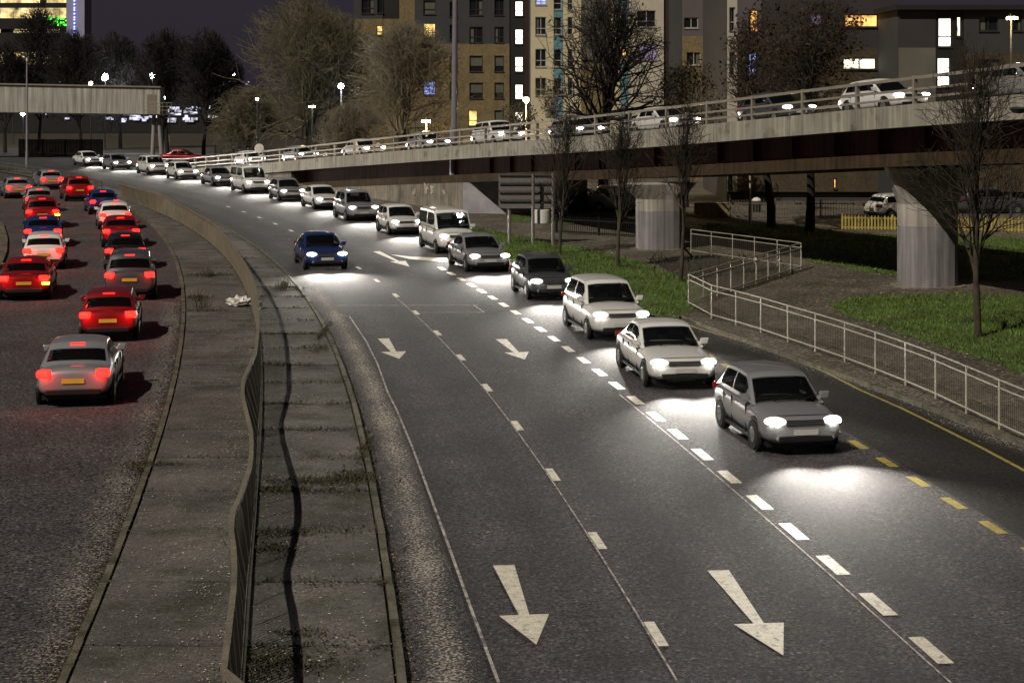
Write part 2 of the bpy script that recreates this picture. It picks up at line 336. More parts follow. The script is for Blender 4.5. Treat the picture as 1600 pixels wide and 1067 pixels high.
def line_strip(f, y0, y1, width, name, m, d=0.0, step=.7):
    ys = np.arange(y0, y1, step); mb = MB()
    a = [Vector((float(f(y)) + d - width / 2, float(y), .0065)) for y in ys]; b = [Vector((float(f(y)) + d + width / 2, float(y), .0065)) for y in ys]
    mb.sheet(a, b); return upfix(mb.build(name, m, right_road))
line_strip(line_1, 10, 62, .028, 'seam_line', M['thin'], -.10)
line_strip(line_2, 10, 42, .03, 'seam_line', M['thin'], -.22)
def poly_line(px, width, name, m, z=.006):
    q = [G(x, y) for x, y in px]; mb = MB()
    for a, b in zip(q[:-1], q[1:]):
        d = (b - a).normalized(); n = Vector((-d.y, d.x, 0)) * width / 2; u = Vector((0, 0, z))
        mb.quad(a - n + u, b - n + u, b + n + u, a + n + u)
    return upfix(mb.build(name, m, right_road))
poly_line([(521,489.5),(546.5,495),(572,533),(590,569),(605,611),(620,641),(644,698),(672,774),(700,850),(737.5,955),(779,1066)], .045, 'loop_cut_line', M['thin'])
poly_line([(506,477.5),(747,477)], .07, 'loop_cut_line', M['thin']); poly_line([(646,488.5),(757,488)], .07, 'loop_cut_line', M['thin'])
poly_line([(740,477),(757,488)], .05, 'loop_cut_line', M['thin'])
yl = [(1000,481.5),(1050,498),(1092,514),(1155.5,532),(1219,553),(1286,580),(1345,610),(1408.5,638),(1472,669),(1535,700.5),(1598,734),(1690,786)]
o = poly_line(yl, .09, 'yellow_kerb_line', M['yellow'], .009)
# direction arrows: outline in the arrow's own frame (length 4 m), pointing the way the traffic runs
def arrow(tail, tip, L, name='direction_arrow'):
    a, b = G(*tail), G(*tip); d = (b - a).normalized(); n = Vector((-d.y, d.x, 0)); L = (b - a).length
    P = [(0, -.17), (L * .66, -.075), (L * .66, -.36), (L, 0), (L * .66, .36), (L * .66, .075), (0, .17)]
    upfix(MB().poly([a + d * x + n * y + Vector((0, 0, .0055)) for x, y in P]).build(name, M['paint'], right_road))
arrow((1122,891), (1224,1024), 4); arrow((787,883), (838,1007), 4); arrow((783,530), (820,562), 4); arrow((599,529), (624,561), 4)
arrow((588,393), (640,417), 4)
# right-pointing turn head of the far arrow
q = [G(610,398), G(640,401), G(700,404), G(725,411), G(690,409), G(640,405)]
upfix(MB().poly([p + Vector((0, 0, .0072)) for p in q]).build('turn_arrow', M['paint'], right_road))

# pale dust swept against the median kerb: ragged sheet
m, n, l, p = new_mat('road_dust'); p.inputs['Base Color'].default_value = (.42, .39, .33, 1); p.inputs['Roughness'].default_value = 1
at = n.new('ShaderNodeAttribute'); at.attribute_name = 'cover'; ge = n.new('ShaderNodeNewGeometry'); tx = n.new('ShaderNodeTexNoise'); tx.inputs['Scale'].default_value = 22; tx.inputs['Detail'].default_value = 4
tx2 = n.new('ShaderNodeTexNoise'); tx2.inputs['Scale'].default_value = .35; l.new(ge.outputs['Position'], tx2.inputs['Vector'])
l.new(ge.outputs['Position'], tx.inputs['Vector']); ad = n.new('ShaderNodeMath'); ad.operation = 'ADD'; sc_ = n.new('ShaderNodeMath'); sc_.operation = 'MULTIPLY_ADD'; sc_.inputs[1].default_value = 4.0; sc_.inputs[2].default_value = -1.6; l.new(tx.outputs['Fac'], sc_.inputs[0]); l.new(sc_.outputs[0], ad.inputs[0]); l.new(at.outputs['Fac'], ad.inputs[1])
ad2 = n.new('ShaderNodeMath'); ad2.operation = 'ADD'; l.new(ad.outputs[0], ad2.inputs[0]); l.new(tx2.outputs['Fac'], ad2.inputs[1])
mr = n.new('ShaderNodeMapRange'); mr.inputs[1].default_value = 1.0; mr.inputs[2].default_value = 1.7; mr.inputs[4].default_value = .8; l.new(ad2.outputs[0], mr.inputs[0]); l.new(mr.outputs[0], p.inputs['Alpha'])
def dust(f, a, b, y0, y1, parent, name, flip=False, prof=(-.45, .22, .52, .2, -.5)):
    ys = np.arange(y0, y1, .5); us = np.linspace(a, b, 5); v = []; fc = []; cv = []
    for i, y in enumerate(ys):
        for j, u in enumerate(us): v.append((float(f(y)) + u * wid(f, y), float(y), .0095)); cv.append(prof[j])
    for i in range(len(ys) - 1):
        for j in range(4): k = i * 5 + j; fc.append((k, k + 1, k + 6, k + 5))
    me = mesh_from(name, v, fc, m); at_ = me.attributes.new('cover', 'FLOAT', 'POINT'); at_.data.foreach_set('value', cv)
    o = link(name, me, parent); tag(o, kind='stuff'); return o
dust(kerb_r, .12, .98, 9, 66, right_road, 'dust_strip')
dust(kerb_l, -.95, -.05, 9, 60, left_road, 'dust_strip', prof=(-.6, -.2, .0, .12, .05))
dust(edge_r, -.55, .0, 14, 60, right_road, 'dust_strip', prof=(-.6, -.25, -.1, .0, .1))

# ------------------------------------------------------------------ median: concrete bays on both sides of the guardrail, kerb stones
FT = [(177,285),(217,296),(255,306),(296,328),(335,351),(360,379),(382,411),(396,440),(403,477),(403,516),(400,548),(387,579),(379,595),(379,619),(387,654),(393,680),(393,710),(389,736),(376,774),(362,805),(360.5,824),(365,858),(367,904),(362,946),(355,1003),(347,1064)]
fence_top = [G(x, y, 1.2) for x, y in FT]; fence_top = sorted(fence_top, key=lambda p: p.y)
fx = lambda y: float(np.interp(y, [p.y for p in fence_top], [p.x for p in fence_top]))
fence_base = curve([(300,361),(359,410),(390.5,465),(398,508),(403,536),(406,575),(408,615),(402,658),(402.5,717),(404,771),(399,813),(393,851),(387,904),(381.5,965),(376,1026)], .1, 4, [(-27.6, 117)])
median = structure('median', MB().sheet(*strip(off(kerb_l, .02), off(kerb_r, -.02), YS, .055)), M['soil']); upfix(median)
J = [10.5, 13.6, 16.6, 19.5, 22.5, 25.4, 28.4, 31.2, 34.0, 36.8, 39.8, 42.6, 45.4, 48.3, 51.2, 54.2, 57.2, 60.3, 63.4, 66.6, 70, 74, 78, 82.5, 87, 92, 97, 103, 109, 116, 124, 133, 143, 155]
for i in range(len(J) - 1):
    y0, y1 = J[i] + .025, J[i + 1] - .025
    for side in (0, 1):
        f, g = (off(kerb_l, .17), off(fence_base, -.03)) if side == 0 else (off(fence_base, .03), off(kerb_r, -.17))
        ya = np.linspace(y0, y1, 4); dz = rng.uniform(-.012, .012); tl = rng.uniform(-.010, .010)
        a = [(float(f(y)), y) for y in ya]; b = [(float(g(y)), y) for y in ya]; mb = MB()
        zt = .1 + dz; k = 4
        for (pa, pb) in ((0, 1), (1, 2), (2, 3)):
            mb.hexa([(*a[pa], .05), (*b[pa], .05), (*b[pb], .05), (*a[pb], .05)], [(*a[pa], zt + tl), (*b[pa], zt - tl), (*b[pb], zt - tl), (*a[pb], zt + tl)])
        mb.build('concrete_bay', M['bay'], median)
kbox = mesh_from('kerb_stone', *(lambda b: (b.v, b.f))(MB().hexa([(-.065, -.5, -.1), (.065, -.5, -.1), (.065, .5, -.1), (-.065, .5, -.1)], [(-.06, -.5, .12), (.05, -.5, .12), (.05, .5, .12), (-.06, .5, .12)])), M['kerb'])
def kerb_line(name, f, y0, y1, flip, d=0.0, stone=.915):
    root = structure(name, MB().sheet([Vector((float(f(y)) + d - .05, float(y), .02)) for y in np.arange(y0, y1, 1.5)], [Vector((float(f(y)) + d + .05, float(y), .02)) for y in np.arange(y0, y1, 1.5)]), M['soil'])
    y = y0
    while y < y1:
        L = stone if y < 62 else stone * 3
        sl = slope(f, y); c = Vector((float(f(y)) + d, y, 0)); n = math.sqrt(1 + sl * sl)
        o = link('kerb_stone', kbox, root); o.location = c + Vector((rng.uniform(-.008, .008), 0, rng.uniform(-.012, .006)))
        o.rotation_euler = (0, 0, -math.atan(sl) + (math.pi if flip else 0) + rng.uniform(-.006, .006)); o.scale = (1, (L - .018), 1)
        y += L / n
    return root
kerb_line('left_median_kerb', kerb_l, 14, 118, True, .07); kerb_line('right_median_kerb', kerb_r, 14, 96, False, -.07); kerb_line('roadside_kerb', edge_r, 18, 128, True, .07)
# small island at the far left edge of the picture
isl = [G(x, y, .1) for x, y in ((-60,335),(-10,338),(6,352),(12,372),(11,392),(4,410),(-8,425),(-60,440))]
structure('slip_road_island', MB().prism(isl, .0, .12), M['kerb'])

# leaf litter and weeds on the median
def scatter_leaves(name, pts, s0, s1, m, parent=None):
    v = []; f = []
    for (x, y, z) in pts:
        s = rng.uniform(s0, s1); a = rng.uniform(0, 6.28); t = rng.uniform(-.4, .4); c, d = math.cos(a) * s, math.sin(a) * s; k = len(v)
        v += [(x - c, y - d, z + .004), (x + d * .45, y - c * .45, z + .006 + abs(t) * s * .6), (x + c, y + d, z + .004), (x - d * .45, y + c * .45, z + .005)]; f.append((k, k + 1, k + 2, k + 3))
    o = link(name, mesh_from(name, v, f, m), parent); return tag(o, kind='stuff')
def blades(name, pts, h0, h1, wd, m, parent=None, lean=.5):
    P_ = np.array(pts); n = len(P_); h = nrg.uniform(h0, h1, n); a = nrg.uniform(0, 6.283, n); t = nrg.uniform(-lean, lean, (n, 2)) * h[:, None]
    ww = wd * nrg.uniform(.6, 1.3, n); dx, dy = np.cos(a) * ww, np.sin(a) * ww
    v = np.empty((n, 3, 3)); v[:, 0] = P_ - np.c_[dx, dy, np.zeros(n)]; v[:, 1] = P_ + np.c_[dx, dy, np.zeros(n)]; v[:, 2] = P_ + np.c_[t, h]
    me = bpy.data.meshes.new(name); me.from_pydata(v.reshape(-1, 3).tolist(), [], np.arange(3 * n).reshape(-1, 3).tolist()); me.materials.append(m)
    return tag(link(name, me, parent), kind='stuff')
lp = []
for i in range(9000):
    y = 15 + 60 * rng.random() ** 1.5; u = rng.random(); a, b = float(kerb_l(y)) + .15, float(kerb_r(y)) - .15
    if rng.random() < .35: u = (fx(y) + rng.gauss(0, .35) - a) / (b - a)
    if 0 < u < 1: lp.append((a + (b - a) * u, y, .117))
for i in range(1500):                              # litter caught in the gutters
    y = 15 + 45 * rng.random() ** 1.4; lp.append((float(kerb_l(y)) - abs(rng.gauss(.0, .22)) - .03, y, .014)) if rng.random() < .6 else lp.append((float(kerb_r(y)) + abs(rng.gauss(0, .12)) + .02, y, .014))
for i in range(1500):
    y = 32 + 28 * rng.random(); lp.append((float(edge_r(y)) - abs(rng.gauss(0, .3)), y, .014) if rng.random() < .6 else (float(edge_r(y)) + rng.uniform(.1, 1.0), y, .112))
scatter_leaves('fallen_leaves', lp, .007, .027, M['leaf'])
wp = []
def weeds(cx, cy, rx, ry, n, z=.11):
    for i in range(n): wp.append((cx + rng.gauss(0, rx), cy + rng.gauss(0, ry), z))
for y in J[3:22]:
    a, b = fx(y) + .1, float(kerb_r(y)) - .1
    for k in range(rng.randint(20, 120)):
        u = rng.random(); wp.append((a + (b - a) * u, y + rng.gauss(0, .05 + .1 * (u > .4)), .105))
    for k in range(rng.randint(0, 20)): wp.append((float(kerb_l(y)) + .1 + rng.random() * (fx(y) - float(kerb_l(y))), y + rng.gauss(0, .04), .105))
for px, py, rx, ry, n in ((500,752,.55,.16,420),(430,765,.30,.18,200),(550,745,.25,.3,200),(440,835,.3,.12,140),(420,860,.3,.2,160),(330,430,.5,.25,300),(312,465,.25,.2,160),(320,486,.4,.15,120),(440,452,.5,.3,150),(430,570,.5,.2,150),(500,545,.2,.5,120),(410,1040,.25,.3,240),(470,990,.2,.1,60),(470,1040,.4,.3,120),(215,730,.12,.2,120),(235,726,.25,.1,120),(570,700,.06,.6,120),(505,520,.05,1.,120)):
    c = G(px, py, .1); weeds(c.x, c.y, rx, ry, n)
deb = []
for i in range(6500):
    y = 15 + 45 * rng.random() ** 1.5; k = .5 + .5 * math.sin(y * 1.9) * math.sin(y * .7 + 1)
    if rng.random() < .62: deb.append((float(kerb_l(y)) - abs(rng.gauss(0, .10 + .10 * k)) - .02, y, .012))
    else: deb.append((float(kerb_r(y)) + abs(rng.gauss(0, .05 + .07 * k)) + .01, y, .012))
scatter_leaves('gutter_debris', deb, .012, .045, M['debris'])
blades('median_weeds', wp, .02, .10, .014, M['weed'], lean=1.2)
scatter_leaves('weed_debris', [(x + rng.gauss(0, .09), y + rng.gauss(0, .07), .113) for (x, y, z) in wp for _ in range(2)], .012, .04, M['debris'])
tall = []
for px, py, n in ((310,470,40),(316,480,40),(325,432,60),(440,450,40),(444,446,20)):
    c = G(px, py, .1); tall += [(c.x + rng.gauss(0, .15), c.y + rng.gauss(0, .2), .1) for _ in range(n)]
blades('tall_weeds', tall, .2, .5, .012, M['weed'], lean=.35)
# white plastic bag caught at the foot of the guardrail, and a second scrap behind it
def crumple(name, c, s, label, seed):
    r = random.Random(seed); bm = bmesh.new(); bmesh.ops.create_icosphere(bm, subdivisions=3, radius=1)
    for v in bm.verts:
        k = 1 + .28 * math.sin(v.co.x * 5 + seed) * math.sin(v.co.y * 7) + r.uniform(-.2, .2); v.co = Vector((v.co.x * s[0], v.co.y * s[1], max(-.02, v.co.z * s[2] + s[2] * .8))) * k
    me = bpy.data.meshes.new(name); bm.to_mesh(me); bm.free(); me.materials.append(M['bag']); o = link(name, me); o.location = c; return tag(o, label, 'plastic bag', 'litter on the median')
crumple('plastic_bag', G(374, 478, .1), (.36, .4, .16), 'crumpled white plastic bag on the pavement against the median guardrail', 3)
crumple('plastic_bag', G(407, 483, .1), (.10, .3, .14), 'small white plastic scrap on the road side of the median guardrail', 8)

# ------------------------------------------------------------------ guardrails
def guardrail(root, base, top, m, post_r=.025, bars=.115, rails=(1.0, .86, .14), flat_top=None, bar_r=.006, names=('post', 'top_rail', 'rail', 'infill_bars')):
    """base, top: matching lists of post positions"""
    for i, (b, t) in enumerate(zip(base, top)): MB().tube(b, t, post_r, n=6).build(names[0], m, root)
    for i in range(len(base) - 1):
        b0, b1, t0, t1 = base[i], base[i + 1], top[i], top[i + 1]
        for j, h in enumerate(rails):
            p, q = b0.lerp(t0, h), b1.lerp(t1, h)
            if j == 0 and flat_top: MB().bar(p, q + (q - p).normalized() * .0, flat_top, .05).build(names[1], m, root)
            else: MB().tube(p, q, post_r * .8, n=6).build(names[1] if j == 0 else names[2], m, root)
        n = max(2, int((b1 - b0).length / bars)); mb = MB()
        for k in range(1, n):
            u = k / n; mb.tube(b0.lerp(b1, u).lerp(t0.lerp(t1, u), rails[-1]), b0.lerp(b1, u).lerp(t0.lerp(t1, u), rails[1] if len(rails) > 2 else rails[0]), bar_r, n=3, caps=False)
        o = mb.build(names[3], m if flat_top else M['galv_dark'], root); o['kind'] = 'stuff'
# median guardrail, buckled where vehicles have hit it
ys = [12.5]
while ys[-1] < 112: ys.append(ys[-1] + (1.0 if ys[-1] < 45 else 2.0) * .97)
ys = [y for y in ys]
fb = [Vector((float(fence_base(y)), y, .1)) for y in ys]
ft = [Vector((fx(y) if y > 18.2 else float(fence_base(y)) + .32 * (y > 17), y, 1.2)) for y in ys]
g = thing('median_guardrail', 'buckled brown steel pedestrian guardrail winding along the paved median', 'guardrail', fb[0])
guardrail(g, fb, ft, M['rail_near'], .022, .105, (1.0, .93, .08), flat_top=.075, bar_r=.015)
mb = MB(); mb.sheet([Vector((p.x - .05, p.y, .13)) for p in fb], [Vector((p.x + .05, p.y, .13)) for p in fb])
mb2 = MB()
for p, q in zip(fb[:-1], fb[1:]): mb2.bar(p + Vector((0, 0, .03)), q + Vector((0, 0, .03)), .1, .08)
mb2.build('base_kerb', M['kerb'], g)
# far steel barrier on the narrow part of the median
g = thing('crash_barrier', 'low dark steel barrier on the far median beyond the guardrail', 'barrier', (float(kerb_l(122)) + .5, 122, .1))
yb = np.arange(121, 172, 2.4); pb = [Vector((float(kerb_l(y)) + .5, float(y), .1)) for y in yb]
for p in pb: MB().box(p + Vector((0, 0, .4)), (.09, .09, .8)).build('post', M['barrier'], g)
for h in (.75, .45):
    mb = MB()
    for p, q in zip(pb[:-1], pb[1:]): mb.bar(p + Vector((0, 0, h)), q + Vector((0, 0, h)), .06, .14)
    mb.build('beam', M['barrier'], g)
# roadside guardrail round the ramp
RB = [(1076,478),(1112,498),(1150,508.6),(1189,520.5),(1231,535),(1274,549.5),(1320,565.6),(1368,584),(1415,602.7),(1462,623),(1510,646),(1561.6,671)]
rb = [G(x, y, .1) for x, y in RB]; d = (rb[-1] - rb[-4]) / 3
rb += [rb[-1] + d * k for k in (1, 2, 3)]
up = Vector((0, 0, 1.08))
g = thing('roadside_guardrail', 'long pale galvanised guardrail between lay-by and footpath', 'guardrail', rb[0]); guardrail(g, rb, [p + up for p in rb], M['galv'], .026, .10, (1.0, .84, .12), bar_r=.0075)
c0, c1 = rb[0], G(1252, 421, .1)
pts = [c0.lerp(c1, k / 9) for k in range(10)]; pts[0] = c0 + (c1 - c0).normalized() * .06
g = thing('ramp_guardrail', 'shorter guardrail running back from the roadside rail corner towards the bridge', 'guardrail', pts[0]); guardrail(g, pts, [p + up for p in pts], M['galv'], .026, .13, (1.0, .82, .12), bar_r=.006)
c2 = G(1080, 396, .1); pts = [c1.lerp(c2, k / 5) + Vector((0, .07, 0)) for k in range(6)]
g = thing('back_guardrail', 'dim guardrail at the back of the ramp beside the dark lawn', 'guardrail', pts[0]); guardrail(g, pts, [p + up for p in pts], M['galv'], .022, .13, (1.0, .82, .12), bar_r=.006)

# ------------------------------------------------------------------ grass
edge_litter = []
def lawn(name, px, dens, h=(.05, .16), z=.1):
    q0 = [G(x, y, z) for x, y in px]; q = []
    for a, b in zip(q0, q0[1:] + q0[:1]):
        n = max(1, int((b - a).length / .6)); q += [a.lerp(b, k / n) + Vector((rng.gauss(0, .09), rng.gauss(0, .16), 0)) * (k > 0) for k in range(n)]
    edge_litter.extend((p.x + rng.gauss(0, .35), p.y + rng.gauss(0, .4), z + .02 + rng.random() * .06) for p in q if p.y < 90 for _ in range(7))
    edge_litter.extend((rng.uniform(min(p.x for p in q), max(p.x for p in q)), rng.uniform(min(p.y for p in q), max(p.y for p in q)), z + .07) for _ in range(250))
    base = upfix(structure(name, MB().poly([p + Vector((0, 0, .012)) for p in q]), M['turf']))
    X = np.array([p.x for p in q]); Y = np.array([p.y for p in q]); n = int((X.max() - X.min()) * (Y.max() - Y.min()) * dens)
    px_, py_ = nrg.uniform(X.min(), X.max(), n), nrg.uniform(Y.min(), Y.max(), n); ins = np.zeros(n, bool); j = len(X) - 1
    for i in range(len(X)):
        c = ((Y[i] > py_) != (Y[j] > py_)) & (px_ < (X[j] - X[i]) * (py_ - Y[i]) / (Y[j] - Y[i] + 1e-9) + X[i]); ins ^= c; j = i
    keep = ins & (np.sin(px_ * 1.7) * np.sin(py_ * 1.3 + px_ * .6) + nrg.normal(0, .5, n) > -.75)
    pts = np.c_[px_[keep], py_[keep], np.full(keep.sum(), z)]
    blades('grass', pts, h[0], h[1], .018, M['blade'], base, lean=.7)
lawn('verge_lawn', [(470,309),(600,333),(690,358),(762,392),(853,431),(903,449),(1000,487),(1062,501),(1080,480),(1120,457),(1040,425),(985,405),(870,380),(770,362),(700,348),(600,338)], 170)
lawn('footpath_lawn', [(1297,474),(1303,486),(1380,511),(1450,536),(1530,561),(1600,584),(1760,640),(1800,470),(1600,464),(1495,458),(1410,462),(1330,464)], 170)
lawn('back_lawn', [(1110,366),(1180,378),(1250,388),(1262,408),(1340,424),(1400,432),(1600,442),(1760,450),(1760,378),(1600,372),(1320,366),(1250,352),(1110,350),(1090,353)], 90)
lawn('far_lawn', [(800,347),(880,352),(940,351),(940,337),(870,332),(800,335)], 60)
structure('ramp_bed', upfix(MB().poly([G(x, y, .104) for x, y in ((1085,476),(1246,424),(1110,398),(1010,404),(1060,432))]).build('tmp', M['soil'])) and MB().poly([G(x, y, .108) for x, y in ((1085,476),(1246,424),(1110,398),(1010,404),(1060,432))]), M['soil'])
bpy.data.objects.remove(bpy.data.objects['tmp'])
c = []
for i in range(260):
    p = G(rng.uniform(1010, 1240), rng.uniform(402, 440), .1); c.append((p.x, p.y, .1))
blades('ramp_plants', c, .1, .45, .03, M['weed'], lean=.8)

scatter_leaves('verge_leaves', edge_litter, .02, .055, M['leaf'])
# ------------------------------------------------------------------ flyover
EP = [(1900,122,45.5),(1750,133.5,49.2),(1600,147,54),(1350,170,63),(1100,195,73.8),(897,214,86),(750,225,98),(547,242.5,118),(350,260,142),(250,264,160),(130,252,178)]
ep = [A(x, y, Y) for x, y, Y in EP]
def smooth_path(pts, step=1.0):
    q = [2 * pts[0] - pts[1]] + pts + [2 * pts[-1] - pts[-2]]; r = []
    for i in range(1, len(q) - 2):
        n = max(2, int((q[i + 1] - q[i]).length / step))
        for k in range(n):
            t = k / n; a, b, c, d = q[i - 1], q[i], q[i + 1], q[i + 2]
            r.append(.5 * ((2 * b) + (c - a) * t + (2 * a - 5 * b + 4 * c - d) * t * t + (-a + 3 * b - 3 * c + d) * t ** 3))
    return r + [pts[-1]]
E_ = smooth_path(ep, 1.0)
S_ = [0]
for a, b in zip(E_[:-1], E_[1:]): S_.append(S_[-1] + (b - a).length)
def on_edge(s, inward=0.0, dz=0.0):
    i = min(max(int(np.searchsorted(S_, s)) - 1, 0), len(E_) - 2); t = (s - S_[i]) / (S_[i + 1] - S_[i]); p = E_[i].lerp(E_[i + 1], t)
    j0, j1 = max(0, i - 4), min(len(E_) - 1, i + 5); d = (E_[j1] - E_[j0]); d.z = 0; d.normalize(); n = Vector((d.y, -d.x, 0))
    if n.x < 0: n = -n
    return p + n * inward + Vector((0, 0, dz)), d, n
def s_at_px(px):                           # arc length where the edge crosses this photo column
    best = min(range(len(E_)), key=lambda i: abs(800 + E_[i].x * FOC / E_[i].y - px)); return S_[best]
W_ = 9.0
fly = thing('flyover', 'concrete flyover ramp on steel girders rising from left to right across the road', 'flyover', on_edge(s_at_px(715))[0] * 1.0)
fly.location.z = 0
S_END = s_at_px(250); S_ABUT = s_at_px(715); S_WALL = s_at_px(455)
# fascia panels, each a piece with a joint
s = 0.0
while s < S_END - .5:
    L = 5.9; e = min(s + L, S_END); mb = MB(); n = 4
    for k in range(n):
        a, b = s + (e - s - .03) * k / n, s + (e - s - .03) * (k + 1) / n
        (p, _, nn), (q, _, nq) = on_edge(a), on_edge(b)
        dep = Vector((0, 0, -.80)); da = Vector((0, 0, max(-.8, -(p.z + .02)))); db = Vector((0, 0, max(-.8, -(q.z + .02))))
        mb.hexa([p + da, p + da + nn * .4, q + db + nq * .4, q + db], [p, p + nn * .4, q + nq * .4, q])
    mb.build('fascia_panel', M['fascia'], fly); s = e
# deck, girders, far edge
def ribbon(s0, s1, prof, name, m, step=2.0):
    """extrude a cross-section [(inward, dz), ...] along the deck"""
    n = max(1, int((s1 - s0) / step)); k = len(prof); mb = MB()
    for i in range(n + 1):
        for u, dz in prof: mb.v.append(on_edge(s0 + (s1 - s0) * i / n, u, dz)[0])
    for i in range(n):
        for j in range(k): mb.f.append((i * k + j, i * k + (j + 1) % k, (i + 1) * k + (j + 1) % k, (i + 1) * k + j))
    mb.f += [tuple(range(k - 1, -1, -1)), tuple(n * k + j for j in range(k))]
    return mb.build(name, m, fly)
ribbon(0, S_END + 8, [(.4, -.3), (W_ - .4, -.3), (W_ - .4, -.12), (.4, -.12)], 'deck_surface', M['asphalt_dark'])
ribbon(0, S_END, [(W_ - .4, -.8), (W_, -.8), (W_, 0), (W_ - .4, 0)], 'far_fascia', M['fascia'])
ribbon(0, S_WALL, [(.25, -.79), (W_ - .25, -.79), (W_ - .25, -.31), (.25, -.31)], 'deck_slab', M['girder_low'])
for u in (.9, 3.3, 5.7, 8.1):
    ribbon(0, S_WALL - 1, [(u, -1.72), (u + .04, -1.72), (u + .04, -.80), (u, -.80)], 'girder_web', M['girder'])
    ribbon(0, S_WALL - 1, [(u - .28, -2.2), (u + .32, -2.2), (u + .32, -1.722), (u - .28, -1.722)], 'girder_flange', M['girder_low'])
for k in range(0, int(S_ABUT / 2.95)):
    p, d_, n_ = on_edge(1 + k * 2.95, .84, 0); MB().bar(p + Vector((0, 0, -1.71)), p + Vector((0, 0, -.81)), .12, .03).build('web_stiffener', M['girder'], fly)
# retaining wall and abutment
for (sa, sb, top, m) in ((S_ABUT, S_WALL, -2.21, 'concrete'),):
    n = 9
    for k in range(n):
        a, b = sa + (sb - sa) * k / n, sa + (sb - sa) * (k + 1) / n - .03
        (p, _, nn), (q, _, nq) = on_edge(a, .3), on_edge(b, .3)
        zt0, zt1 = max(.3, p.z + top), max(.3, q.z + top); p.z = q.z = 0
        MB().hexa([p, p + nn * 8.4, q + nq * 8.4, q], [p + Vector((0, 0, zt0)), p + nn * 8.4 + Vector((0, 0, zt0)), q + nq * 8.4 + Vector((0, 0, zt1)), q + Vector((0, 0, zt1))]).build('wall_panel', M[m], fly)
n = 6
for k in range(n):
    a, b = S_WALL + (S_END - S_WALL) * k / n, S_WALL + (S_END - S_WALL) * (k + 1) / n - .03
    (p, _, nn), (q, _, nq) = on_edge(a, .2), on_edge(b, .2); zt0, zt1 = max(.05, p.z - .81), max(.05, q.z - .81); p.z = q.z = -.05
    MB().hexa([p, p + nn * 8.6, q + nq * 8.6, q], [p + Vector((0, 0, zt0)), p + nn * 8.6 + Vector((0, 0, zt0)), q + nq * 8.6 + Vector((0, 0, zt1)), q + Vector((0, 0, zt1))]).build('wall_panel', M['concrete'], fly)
# painted end wall of the abutment under the span
p0 = on_edge(S_ABUT - .05, .3)[0]; p0.z = 0; p1 = Vector((p0.x + 6.2, p0.y - 1.6, 0)); hh = on_edge(S_ABUT)[0].z - 2.23; t = Vector((.05, .5, 0)); zz = Vector((0, 0, hh))
MB().hexa([p0, p1, p1 + t, p0 + t], [p0 + zz, p1 + zz + Vector((0, 0, .3)), p1 + t + zz + Vector((0, 0, .3)), p0 + t + zz]).build('end_wall', M['wing'], fly)
# scrawls on the retaining wall
for px, py, sc in ((655, 296, 1.0), (640, 300, .7), (672, 297, .8), (684, 300, .6)):
    s_ = s_at_px(px); p, d_, n_ = on_edge(s_, .27); p.z = 0; z0 = CAM_H - (py - HOR) * p.y / FOC; r = random.Random(px); mb = MB(); last = None
    for k in range(14):
        q = p + d_ * (r.uniform(-.45, .45) * sc) + Vector((0, 0, z0 + r.uniform(-.4, .4) * sc))
        if last is not None: mb.bar(last, q, .03, .05)
        last = q
    mb.build('graffiti', M['graffiti'], fly)
# parapet: posts and three rails
s = .6; posts = []
while s < S_END + 6: posts.append(s); s += 3.7
H_P = 1.0
for s in posts:
    p, d_, n_ = on_edge(s, .12); a = math.atan2(d_.y, d_.x)
    MB().box(p + Vector((0, 0, H_P / 2 - .02)), (.11, .16, H_P + .06), a).build('parapet_post', M['alu'], fly, bevel=.01)
for h, ht in ((.93, .11), (.52, .08), (.22, .08)):
    for a, b in zip(posts[:-1], posts[1:]):
        MB().bar(on_edge(a + .06, .08, h)[0], on_edge(b - .06, .08, h)[0], .06, ht).build('parapet_rail', M['alu'], fly)
for h in (.93, .5):
    mb = MB()
    for a, b in zip(posts[:-1], posts[1:]): mb.bar(on_edge(a, W_ - .15, h)[0], on_edge(b, W_ - .15, h)[0], .06, .1)
    mb.build('far_parapet_rail', M['alu'], fly)
